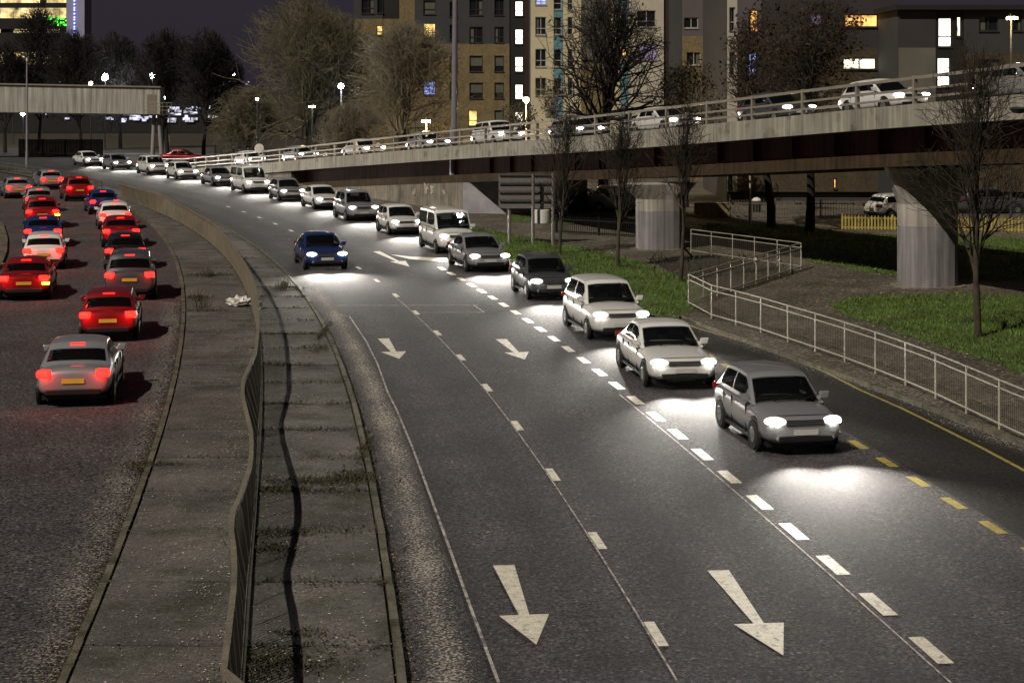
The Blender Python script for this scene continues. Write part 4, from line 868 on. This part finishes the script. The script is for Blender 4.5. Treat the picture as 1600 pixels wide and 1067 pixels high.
paling_fence('tall_railings', 'tall dark railings at the foot of the broad olive tree', Vector((A(335, 0, 160).x, 160, .2)), Vector((A(430, 0, 150).x, 150, .3)), 2.0, M['black'], .25, .04, parts='bar')

# ------------------------------------------------------------------ signs, lamps, small furniture
g = thing('direction_sign', 'back of a large grey road sign on tall posts on the verge', 'road sign', G(830, 381, .1))
Ys = G(830, 381, .1).y
for px, py in ((796, 381), (833, 383), (864, 384)): MB().tube(G(px, py, .1), A(px, 271.5, G(px, py, .1).y), .075, n=8).build('post', M['sign_back'], g)
a, b = A(779, 326, Ys - .12), A(867, 272, Ys - .12)
nrow = 4
for k in range(nrow):
    z0, z1 = a.z + (b.z - a.z) * k / nrow + .012, a.z + (b.z - a.z) * (k + 1) / nrow - .012
    MB().box(((a.x + b.x) / 2, Ys - .14, (z0 + z1) / 2), (b.x - a.x, .03, z1 - z0)).build('panel', M['sign_back'], g)
    MB().bar((a.x + .05, Ys - .10 - .1, z1 - .05), (b.x - .05, Ys - .2, z1 - .05), .06, .06).build('stiffener', M['steel_dark'], g)
p = A(847, 338, Ys); mb = MB(); mb.lathe((p.x, Ys + .02, p.z - .33), [(.40, 0), (.41, .04), (.41, .62), (.40, .66)], 20); mb.build('small_panel', M['white'], g)
def lamp_post(name, label, px, head_py, Y, kind, power, base_z=0.0, size=.3, pole='steel_dark', shape='ball', arm=0.0, group=None):
    h = A(px, head_py, Y); g = thing(name, label, 'street lamp', (h.x, Y, base_z), group)
    MB().tube((h.x + arm, Y + .05, base_z), (h.x + arm, Y + .05, h.z + .25), .08, .05, 8).build('pole', M[pole], g)
    if arm: MB().tube((h.x + arm, Y + .05, h.z + .2), (h.x, Y, h.z + .22), .04, n=6).build('arm', M[pole], g)
    mb = MB()
    if shape == 'ball': mb.lathe((h.x, Y - .1, h.z), [(.05 * size, -size), (.7 * size, -.7 * size), (size, 0), (.7 * size, .7 * size), (.05 * size, size)], 12)
    else: mb.box((h.x, Y - .15, h.z), (size * 2.6, .3, size * .7))
    hd = mb.build('lamp_head', M[kind], g, smooth=shape == 'ball')
    MB().box((h.x, Y - .1, h.z + size * (1.02 if shape == 'ball' else .42)), (size * 1.6, .36, .05)).build('hood', M['steel_dark'], g)
    if power:
        ld = bpy.data.lights.new('lamp_light', 'POINT'); ld.energy = power; ld.color = (1, .72, .36) if kind == 'lamp_warm' else (.85, .9, 1); ld.shadow_soft_size = .2
        lo = link('lamp_light', ld, g); lo.location = Vector((h.x, Y - .75, h.z - .5)) - g.location
    return g
FL = 'floodlights behind the gantry'
lamp_post('street_lamp', 'warm globe street lamp between the brick and cream flats', 822, 157, 118, 'lamp_warm', 2600, size=.22, pole='alu')
lamp_post('street_lamp', 'warm flat street lamp behind the ramp parapet below the grey-brown tree', 666, 190, 116, 'lamp_warm', 900, size=.22, shape='box', pole='alu')
lamp_post('street_lamp', 'warm street lamp at the top right corner', 1580, 29, 92, 'lamp_warm', 500, size=.2, shape='box')
lamp_post('street_lamp', 'dim warm flat lamp in the middle of the broad olive tree', 488, 167, 138, 'lamp_warm', 0, size=.18, shape='box')
lamp_post('floodlight', 'white floodlight shining through the broad trees', 533, 135, 139, 'lamp_white', 700, size=.24)
lamp_post('floodlight', 'brightest white floodlight above the gantry roof', 164, 121, 210, 'lamp_white', 2500, size=.46, group=FL)
lamp_post('floodlight', 'white floodlight above the right end of the gantry', 238, 119, 205, 'lamp_white', 1500, size=.34, group=FL)
lamp_post('floodlight', 'white floodlight just right of the gantry door', 255, 153, 186, 'lamp_white', 500, size=.24, group=FL)
lamp_post('floodlight', 'pale floodlight at the left edge in front of the office tower', 20, 90, 230, 'lamp_warm', 1500, size=.34, group=FL)
lamp_post('floodlight', 'low white light under the gantry at far left', 36, 178, 215, 'lamp_white', 0, size=.28, group=FL)
lamp_post('floodlight', 'small white light in the trees left of the broad olive tree', 365, 117, 230, 'lamp_white', 0, size=.18, group=FL)
lamp_post('floodlight', 'tiny white lamp low in the broad olive tree', 402, 155, 145, 'lamp_white', 0, size=.12, group=FL)
lamp_post('floodlight', 'small warm light on the gantry roof line', 142, 131, 195, 'lamp_warm', 0, size=.24, group=FL)
# tall unlit columns
b = G(42, 262, .1); g = thing('lamp_column', 'tall pale lamp column standing on the far median at the left', 'lamp post', b)
MB().tube(b, (b.x, b.y, .1 + 1.6), .13, .13, 10).build('base_section', M['steel_pale'], g); MB().tube((b.x, b.y, 1.7), (b.x, b.y, 10.2), .105, .06, 10).build('shaft', M['steel_pale'], g)
MB().lathe((b.x, b.y, 10.15), [(.06, 0), (.10, .05), (.08, .3), (.02, .34)], 10).build('cap', M['white'], g)
Y = 104; p = A(708.5, 222, Y); g = thing('tall_mast', 'tall grey mast rising out of the picture beside the flyover', 'mast', (p.x, Y, 0))
MB().tube((p.x, Y, 0), (p.x + .18, Y, 22), .20, .13, 12).build('shaft', M['steel_mauve'], g); MB().tube((p.x, Y, 0), (p.x, Y, 5.2), .24, .23, 12).build('base_section', M['steel_mauve'], g)
g = G(1172, 354); r = thing('thin_lamp_column', 'thin grey lamp column on the lawn edge under the bridge', 'lamp post', g); MB().tube(g, g + Vector((0, 0, 1.1)), .09, .09, 8).build('base_section', M['galv'], r); MB().tube(g + Vector((0, 0, 1.1)), g + Vector((0, 0, 6)), .055, .045, 8).build('shaft', M['galv'], r)
g = G(1182, 334); r = thing('litter_bin', 'dark litter bin with a white top by the bar fence', 'litter bin', g)
MB().lathe(g, [(.22, 0), (.26, .05), (.28, .72), (.27, .76)], 14).build('drum', M['black'], r); MB().lathe(g + Vector((0, 0, .765)), [(.29, 0), (.29, .06), (.16, .19), (.02, .22)], 14).build('lid', M['white'], r)
p = A(405, 232, 134); g = thing('round_sign', 'round pale sign on a post beside the start of the ramp', 'road sign', (p.x, p.y, 0))
MB().tube((p.x, p.y + .06, 0), (p.x, p.y + .06, p.z + .35), .04, n=8).build('post', M['galv'], g); MB().lathe((p.x, p.y - .03, p.z), [(.36, 0), (.37, .02), (.36, .035)], 20, 'y').build('plate', M['white'], g)

# ------------------------------------------------------------------ vehicles
def sub(o, n=2):
    s = o.modifiers.new('sub', 'SUBSURF'); s.levels = n; s.render_levels = n
    o.data.polygons.foreach_set('use_smooth', [True] * len(o.data.polygons)); return o
def build_car(L, Wd, H, belt, hood, ws0, rf0, rf1, rr, pm, lights, roof_w=.70, indic=False):
    """front towards -Y; ws0 windscreen foot, rf0/rf1 roof ends, rr rear-glass foot"""
    root = link('car', None); hw = Wd / 2; y0, y1 = -L / 2, L / 2
    st = [(y0, .36, hood * .78, .74), (y0 + .06, .27, hood * .88, .86), (y0 + .28, .21, hood * .96, .95), (y0 + .75, .19, hood + .03, .99), (ws0, .19, belt - .02, 1.0), (ws0 + .7, .19, belt, 1.0), (0.5, .19, belt + .01, 1.0), (y1 - .95, .2, belt + .03, 1.0), (y1 - .35, .23, belt + .03, .97), (y1 - .07, .3, belt - .02, .90), (y1, .38, belt - .16, .82)]
    mb = MB(); ring = 12
    for y, zb, zt, wf in st:
        w_ = hw * wf; h_ = zt - zb; half = [(0, zb), (.72 * w_, zb), (.95 * w_, zb + .1 * h_ + .02), (w_, zb + .42 * h_), (.985 * w_, zb + .72 * h_), (.90 * w_, zb + .95 * h_), (0, zt + .02)]
        pts = half + [(-x, z) for x, z in half[-2:0:-1]]
        mb.v += [(x, y, z) for x, z in pts]
    ring = 12
    for i in range(len(st) - 1):
        for j in range(ring): mb.f.append((i * ring + j, i * ring + (j + 1) % ring, (i + 1) * ring + (j + 1) % ring, (i + 1) * ring + j))
    mb.f += [tuple(range(ring - 1, -1, -1)), tuple((len(st) - 1) * ring + j for j in range(ring))]
    sub(mb.build('body', pm, root), 2)
    # cabin: one curved strip from windscreen foot over the roof to the rear-glass foot, and two sides
    bw, rw = hw * .88, hw * roof_w
    K = [(ws0, belt - .03), (rf0 - .10, H - .07), (rf0 + .28, H - .01), ((rf0 + rf1) / 2, H), (rf1 - .12, H - .03), (rf1 + .08, H - .10), (rr, belt + .0)]
    def prof(u):
        t_ = u * (len(K) - 1); i = min(int(t_), len(K) - 2); t_ -= i; g_ = lambda j: K[min(max(j, 0), len(K) - 1)]
        if i in (0, len(K) - 2): return tuple(g_(i)[c_] * (1 - t_) + g_(i + 1)[c_] * t_ for c_ in (0, 1))
        return tuple(.5 * (2 * g_(i)[c_] + (g_(i + 1)[c_] - g_(i - 1)[c_]) * t_ + (2 * g_(i - 1)[c_] - 5 * g_(i)[c_] + 4 * g_(i + 1)[c_] - g_(i + 2)[c_]) * t_ * t_ + (-g_(i - 1)[c_] + 3 * g_(i)[c_] - 3 * g_(i + 1)[c_] + g_(i + 2)[c_]) * t_ ** 3) for c_ in (0, 1))
    def top(u, v):
        y, z = prof(u); hgt = (z - belt + .03) / (H - belt + .03); w_ = bw + (rw - bw) * max(0, hgt); bow = .14 * v * v * (1 if u < .5 else -1) * abs(2 * u - 1) ** .6
        return Vector((v * w_, y + bow, z - .045 * v ** 4 - .02 * v * v))
    def side(sg):
        def f(u, v):
            e = top(u, sg); lo = Vector((sg * bw * 1.03, e.y, belt - .05)); p = lo.lerp(e, v); p.x += sg * .03 * math.sin(math.pi * v); return p
        return f
    def patch(f, u0, u1, v0, v1, nu, nv, name, m, offs=0.0, flip=False):
        P2 = [[f(u0 + (u1 - u0) * i / nu, v0 + (v1 - v0) * j / nv) for j in range(nv + 1)] for i in range(nu + 1)]; mb = MB()
        for i in range(nu + 1):
            for j in range(nv + 1):
                a_, b_ = P2[min(i + 1, nu)][j] - P2[max(i - 1, 0)][j], P2[i][min(j + 1, nv)] - P2[i][max(j - 1, 0)]; nn = a_.cross(b_); nn = nn.normalized() if nn.length > 1e-9 else Vector((0, 0, 1))
                mb.v.append(P2[i][j] + nn * (offs * (-1 if flip else 1)))
        for i in range(nu):
            for j in range(nv):
                k = i * (nv + 1) + j; q_ = (k, k + nv + 1, k + nv + 2, k + 1); mb.f.append(q_[::-1] if flip else q_)
        return mb.build(name, m, root, smooth=True)
    UP = top(.5, .1) and (Vector((0, 1, 0)).cross(Vector((1, 0, 0))).z > 0)
    patch(top, .15, .87, -1, 1, 26, 10, 'roof', pm, 0, True)
    for v0_, v1_ in ((-1, -.9), (.9, 1)): patch(top, 0, .15, v0_, v1_, 6, 2, 'windscreen_pillar', pm, 0, True); patch(top, .87, 1, v0_ * 1.0, v1_, 6, 2, 'rear_pillar', pm, 0, True)
    patch(top, .962, 1, -.9, .9, 2, 8, 'tailgate_edge', pm, 0, True)
    MB().box((0, ws0 + .42, belt - .01), (hw * 1.6, .34, .1)).build('dashboard', M['black'], root, bevel=.03)
    for sx_ in (-1, 1):
        MB().box((sx_ * hw * .42, .12, belt + .09), (.46, .13, .34)).build('front_seat', M['seat'], root, bevel=.05, seg=2); MB().box((sx_ * hw * .42, .16, belt + .34), (.24, .09, .17)).build('headrest', M['seat'], root, bevel=.035, seg=2)
    MB().box((0, min(rf1 - .1, 1.15), belt + .05), (hw * 1.35, .14, .28)).build('rear_seat', M['seat'], root, bevel=.04, seg=2)
    patch(top, .012, .156, -.92, .92, 6, 12, 'windscreen', M['car_glass'], .005, True); patch(top, .864, .965, -.92, .92, 6, 12, 'rear_window', M['car_glass'], .005, True)
    for sg in (-1, 1):
        fl = sg < 0
        sd_ = side(sg)
        for (ua, ub, va, vb, nu) in ((0, 1, 0, .17, 30), (0, 1, .87, 1, 30), (0, .118, .17, .87, 6), (.457, .488, .17, .87, 2), (.852, 1, .17, .87, 8)): patch(sd_, ua, ub, va, vb, nu, 2, 'window_surround', pm, 0, fl)
        for ua, ub in ((.115, .46), (.485, .855)): patch(sd_, ua, ub, .16, .88, 8, 4, 'side_window', M['car_glass'], .005, fl)
        for yd_ in (ws0 + .34, .36, min(y1 - 1.05, rr - .75)): MB().box((sg * hw * .972, yd_, belt * .60), (.03, .014, belt * .62)).build('door_seam', M['black'], root)
        for yd_ in (.18, 1.05): MB().box((sg * hw * .965, yd_, belt - .16), (.05, .17, .03)).build('door_handle', pm, root, bevel=.008)
        MB().box((sg * hw * .93, 0, .235), (.10, L * .48, .08)).build('sill', M['black'], root, bevel=.02)
    for dx in (-.35, .2): MB().bar((dx, ws0 + .0, belt + .005), (dx + .5, ws0 + .14, belt + .10), .016, .016).build('wiper', M['black'], root)
    zf = hood * .80
    for s in (-1, 1):
        def lens(c, d, rz, name, m):
            o = MB().box((0, 0, 0), d).build(name, m, root, bevel=min(d) * .34, seg=3) if name == 'tail_light' else sub(MB().box((0, 0, 0), d).build(name, m, root), 2)
            o.location = c; o.rotation_euler = (0, 0, rz); return o
        hl = lens((s * hw * .70, y0 + .13, zf + .015), (.56, .30, .24), s * .42, 'headlight', M['lens_glow'] if lights == 'front' else M['lens_off'])
        for dx_, rr_ in ((-.07, .062), (.09, .045)):
            bl = MB().lathe((0, 0, 0), [(.01, -.035), (rr_ * .8, -.02), (rr_, .0), (rr_, .05)], 14, 'y').build('bulb', M['headlight'] if lights == 'front' else M['lens_off']); bl.parent = hl; bl.location = (s * dx_, -.125, 0)
        if lights == 'front':
            ld = bpy.data.lights.new('headlight_beam', 'SPOT'); ld.energy = 2000; ld.spot_size = R(76); ld.spot_blend = 1.0; ld.color = (1, .95, .86); ld.shadow_soft_size = .06
            lo = link('headlight_beam', ld, root); lo.location = (s * hw * .62, y0 - .06, zf); lo.rotation_euler = (R(90 - 4), 0, R(180))
        zt = belt - .14
        lens((s * hw * .74, y1 - .12, zt), (.34, .26, .19), -s * .35, 'tail_light', {'rear': M['taillight'], 'brake': M['brakelight']}.get(lights, M['lens_red']))
        if lights == 'brake':
            ld = bpy.data.lights.new('tail_light_glow', 'POINT'); ld.energy = 14; ld.color = (1, .03, .02); ld.shadow_soft_size = .08
            lo = link('tail_light_glow', ld, root); lo.location = (s * hw * .74, y1 + .16, zt)
        if indic and s < 0: MB().box((s * hw * .84, y1 + .012, zt - .17), (.26, .05, .09)).build('indicator', M['indicator'], root, bevel=.01)
        MB().hexa([(s * (hw - .02) - .1, ws0 + .26, belt - .02), (s * (hw - .02) + .1, ws0 + .26, belt - .02), (s * (hw - .02) + .1, ws0 + .4, belt - .02), (s * (hw - .02) - .1, ws0 + .4, belt - .02)], [(s * (hw + .03) - .11, ws0 + .27, belt + .13), (s * (hw + .03) + .09, ws0 + .27, belt + .13), (s * (hw + .03) + .09, ws0 + .37, belt + .13), (s * (hw + .03) - .11, ws0 + .37, belt + .13)]).build('mirror', pm, root, bevel=.02, seg=2)
    MB().hexa([(-.42, y0 - .012, zf - .06), (.42, y0 - .012, zf - .06), (.42, y0 + .1, zf - .06), (-.42, y0 + .1, zf - .06)], [(-.40, y0 + .02, zf + .05), (.40, y0 + .02, zf + .05), (.40, y0 + .1, zf + .05), (-.40, y0 + .1, zf + .05)]).build('grille', M['black'], root, bevel=.008)
    MB().box((0, y0 + .03, .36), (Wd * .66, .1, .13)).build('air_intake', M['black'], root, bevel=.02, seg=2)
    for k in range(3): MB().box((0, y0 - .004 + .012 * k, zf - .045 + .035 * k), (.80, .02, .008)).build('grille_bar', M['rim'], root)
    for s in (-1, 1): MB().lathe((s * hw * .66, y0 + .02, .37), [(.01, -.02), (.045, -.012), (.05, .04)], 12, 'y').build('fog_lamp', M['lens_off'], root)
    MB().box((0, y0 + .20, hood * .945), (hw * 1.28, .012, .012)).build('bonnet_seam', M['black'], root)
    MB().box((0, y0 - .025, .50), (.52, .015, .11)).build('number_plate', M['plate_white'], root); MB().box((0, y1 + .015, belt - .30), (.52, .015, .11)).build('number_plate', M['plate_yellow'], root)
    MB().box((0, y1 - .02, .38), (Wd * .7, .08, .14)).build('rear_bumper_trim', M['black'], root, bevel=.02)
    if lights == 'brake': MB().box((0, rf1 + .06, H - .075), (.34, .04, .03)).build('high_brake_light', M['brakelight'], root)
    MB().box((0, 0, .2), (Wd * .84, L * .84, .1)).build('underbody', M['black'], root)
    for s in (-1, 1):
        for yw in (y0 + .82, y1 - .80):
            MB().lathe((s * (hw - .055), yw, .33), [(.37, -.04), (.385, 0), (.37, .042)], 20, 'x').build('wheel_arch', M['black'], root)
            wh = MB().lathe((s * (hw - .10), yw, .32), [(.20, -.11), (.30, -.11), (.32, -.08), (.32, .08), (.30, .11), (.20, .11)], 22, 'x').build('wheel', M['rubber'], root)
            MB().lathe((s * (hw - .09), yw, .32), [(.20, -.08), (.205, .085), (.15, .105), (.05, .10), (.03, .11)] if s > 0 else [(.03, -.11), (.05, -.10), (.15, -.105), (.205, -.085), (.20, .08)], 14, 'x').build('rim', M['rim'], wh)
    return root
SPEC = dict(hatch=(4.0, 1.74, 1.47, .95, .86, -.98, -.22, 1.35, 1.82), saloon=(4.55, 1.80, 1.43, .94, .84, -1.02, -.12, 1.05, 1.72), suv=(4.45, 1.84, 1.66, 1.06, .98, -1.10, -.38, 1.60, 2.06), van=(4.8, 1.88, 1.92, 1.14, 1.02, -1.55, -.85, 2.22, 2.34))
proto = {}
def car(style, colour, lights, loc, rz, label, group, cat='car', indic=False, roll=None):
    key = (style, colour, lights, indic)
    if key not in proto: proto[key] = build_car(*SPEC[style], PAINT[colour], lights, roof_w=.84 if style == 'van' else .72, indic=indic); c = proto[key]
    else: c = copy_tree(proto[key])
    c.name = 'van' if style == 'van' else 'car'
    c.location = loc; c.rotation_euler = (roll or 0, 0, rz); return tag(c, label, cat, group)
lane1 = lambda y: (float(kerb_r(y)) + float(line_1(y))) / 2 + .15
lane3 = lambda y: float(line_2(y)) + 1.75 * wid(line_2, y)
IN, OUT_, FLY = 'cars coming towards the camera', 'cars driving away on the left carriageway', 'cars on the flyover'
ORD = ('first', 'second', 'third', 'fourth', 'fifth', 'sixth', 'seventh', 'eighth', 'ninth', 'tenth', 'eleventh', 'twelfth', 'thirteenth', 'fourteenth', 'fifteenth', 'sixteenth')
Y = 36.5
for i, (st, co) in enumerate((('hatch', 'silver'), ('saloon', 'white'), ('suv', 'white'), ('hatch', 'grey'), ('saloon', 'silver'), ('van', 'white'), ('hatch', 'white'), ('suv', 'silver'), ('saloon', 'white'), ('hatch', 'silver'), ('van', 'white'), ('saloon', 'silver'), ('hatch', 'white'), ('suv', 'white'), ('hatch', 'silver'), ('saloon', 'white'))):  # unseen cars; close spacing and pale paint chosen to make a bright band
    kd = {'hatch': 'hatchback', 'saloon': 'saloon', 'suv': 'high-roofed car', 'van': 'van'}[st]
    car(st, co, 'front', (lane3(Y) + rng.uniform(-.25, .25), Y, .004), -math.atan(slope(line_2, Y)) + rng.uniform(-.02, .02), f'{co} {kd} with headlights on, {ORD[i]} from the camera in the oncoming lane', IN, 'van' if st == 'van' else 'car')
    Y += rng.uniform(7.6, 9.6)
car('saloon', 'blue', 'front', (lane1(72), 72, .004), -math.atan(slope(line_1, 72)), 'dark blue saloon with headlights on alone in the lane beside the median', IN)
for o_, lane, ys_ in ((2.0, 'lane beside the median', (42, 52, 62, 72, 82, 92, 103, 115, 128)), (5.6, 'outer lane', (62, 72, 82, 93, 105, 118))):  # unseen cars, queued densely with red bodies mixed in, for a red glow
    for i, Y in enumerate(ys_):
        st, co = (('saloon', 'silver'), ('hatch', 'red'), ('suv', 'grey'), ('hatch', 'black'), ('saloon', 'red'), ('hatch', 'white'), ('saloon', 'blue'), ('suv', 'red'), ('hatch', 'silver'))[(i + (4 if o_ > 3 else 0)) % 9]; ind = o_ > 3 and i in (0, 3)
        kd = {'hatch': 'hatchback', 'saloon': 'saloon', 'suv': 'high-roofed car'}[st]
        car(st, co, 'brake', (float(kerb_l(Y)) - (o_ + rng.uniform(-.2, .2)) * wid(kerb_l, Y), Y, .004), math.pi - math.atan(slope(kerb_l, Y)), f'{co} {kd} with red tail lights, {ORD[i]} in the {lane}', OUT_, indic=ind)
for i, (px, st, co) in enumerate(((1490, 'saloon', 'silver'), (1290, 'hatch', 'white'), (1120, 'hatch', 'grey'), (960, 'saloon', 'white'), (825, 'hatch', 'silver'), (705, 'suv', 'white'), (600, 'hatch', 'silver'), (505, 'saloon', 'white'), (415, 'hatch', 'silver'), (340, 'hatch', 'white'))):  # unseen cars, closely queued to carry a white band along the deck
    lab = f"{co} {dict(hatch='hatchback', saloon='saloon', suv='high-roofed car')[st]} with headlights on, {ORD[i]} from the right on the flyover"
    s = s_at_px(px); p, d_, n_ = on_edge(s, 3.0, -.115); q = on_edge(s + 3, 3.0, -.115)[0]; dd = (q - p).normalized()      # s grows down the ramp, away from the camera
    t = -dd; car(st, co, 'front', p, math.atan2(t.x, -t.y), lab, FLY, roll=math.asin(-t.z))
car('hatch', 'white', '', G(1402, 341, 0), R(118), 'white parked hatchback half hidden by the nearest bridge pier', 'parked cars')
car('suv', 'white', '', G(978, 332, 0), R(70), 'white parked car left of the round bridge pier', 'parked cars')
car('saloon', 'black', '', G(916, 328, 0), R(80), 'black parked saloon behind the railings and sign', 'parked cars')
car('saloon', 'red', '', Vector((A(287, 0, 172).x, 172, 0)), R(85), 'dark red parked car behind the gantry legs', 'parked cars')
car('suv', 'grey', '', G(1545, 335, 0), R(100), 'grey parked car behind the paling fence at the right', 'parked cars')
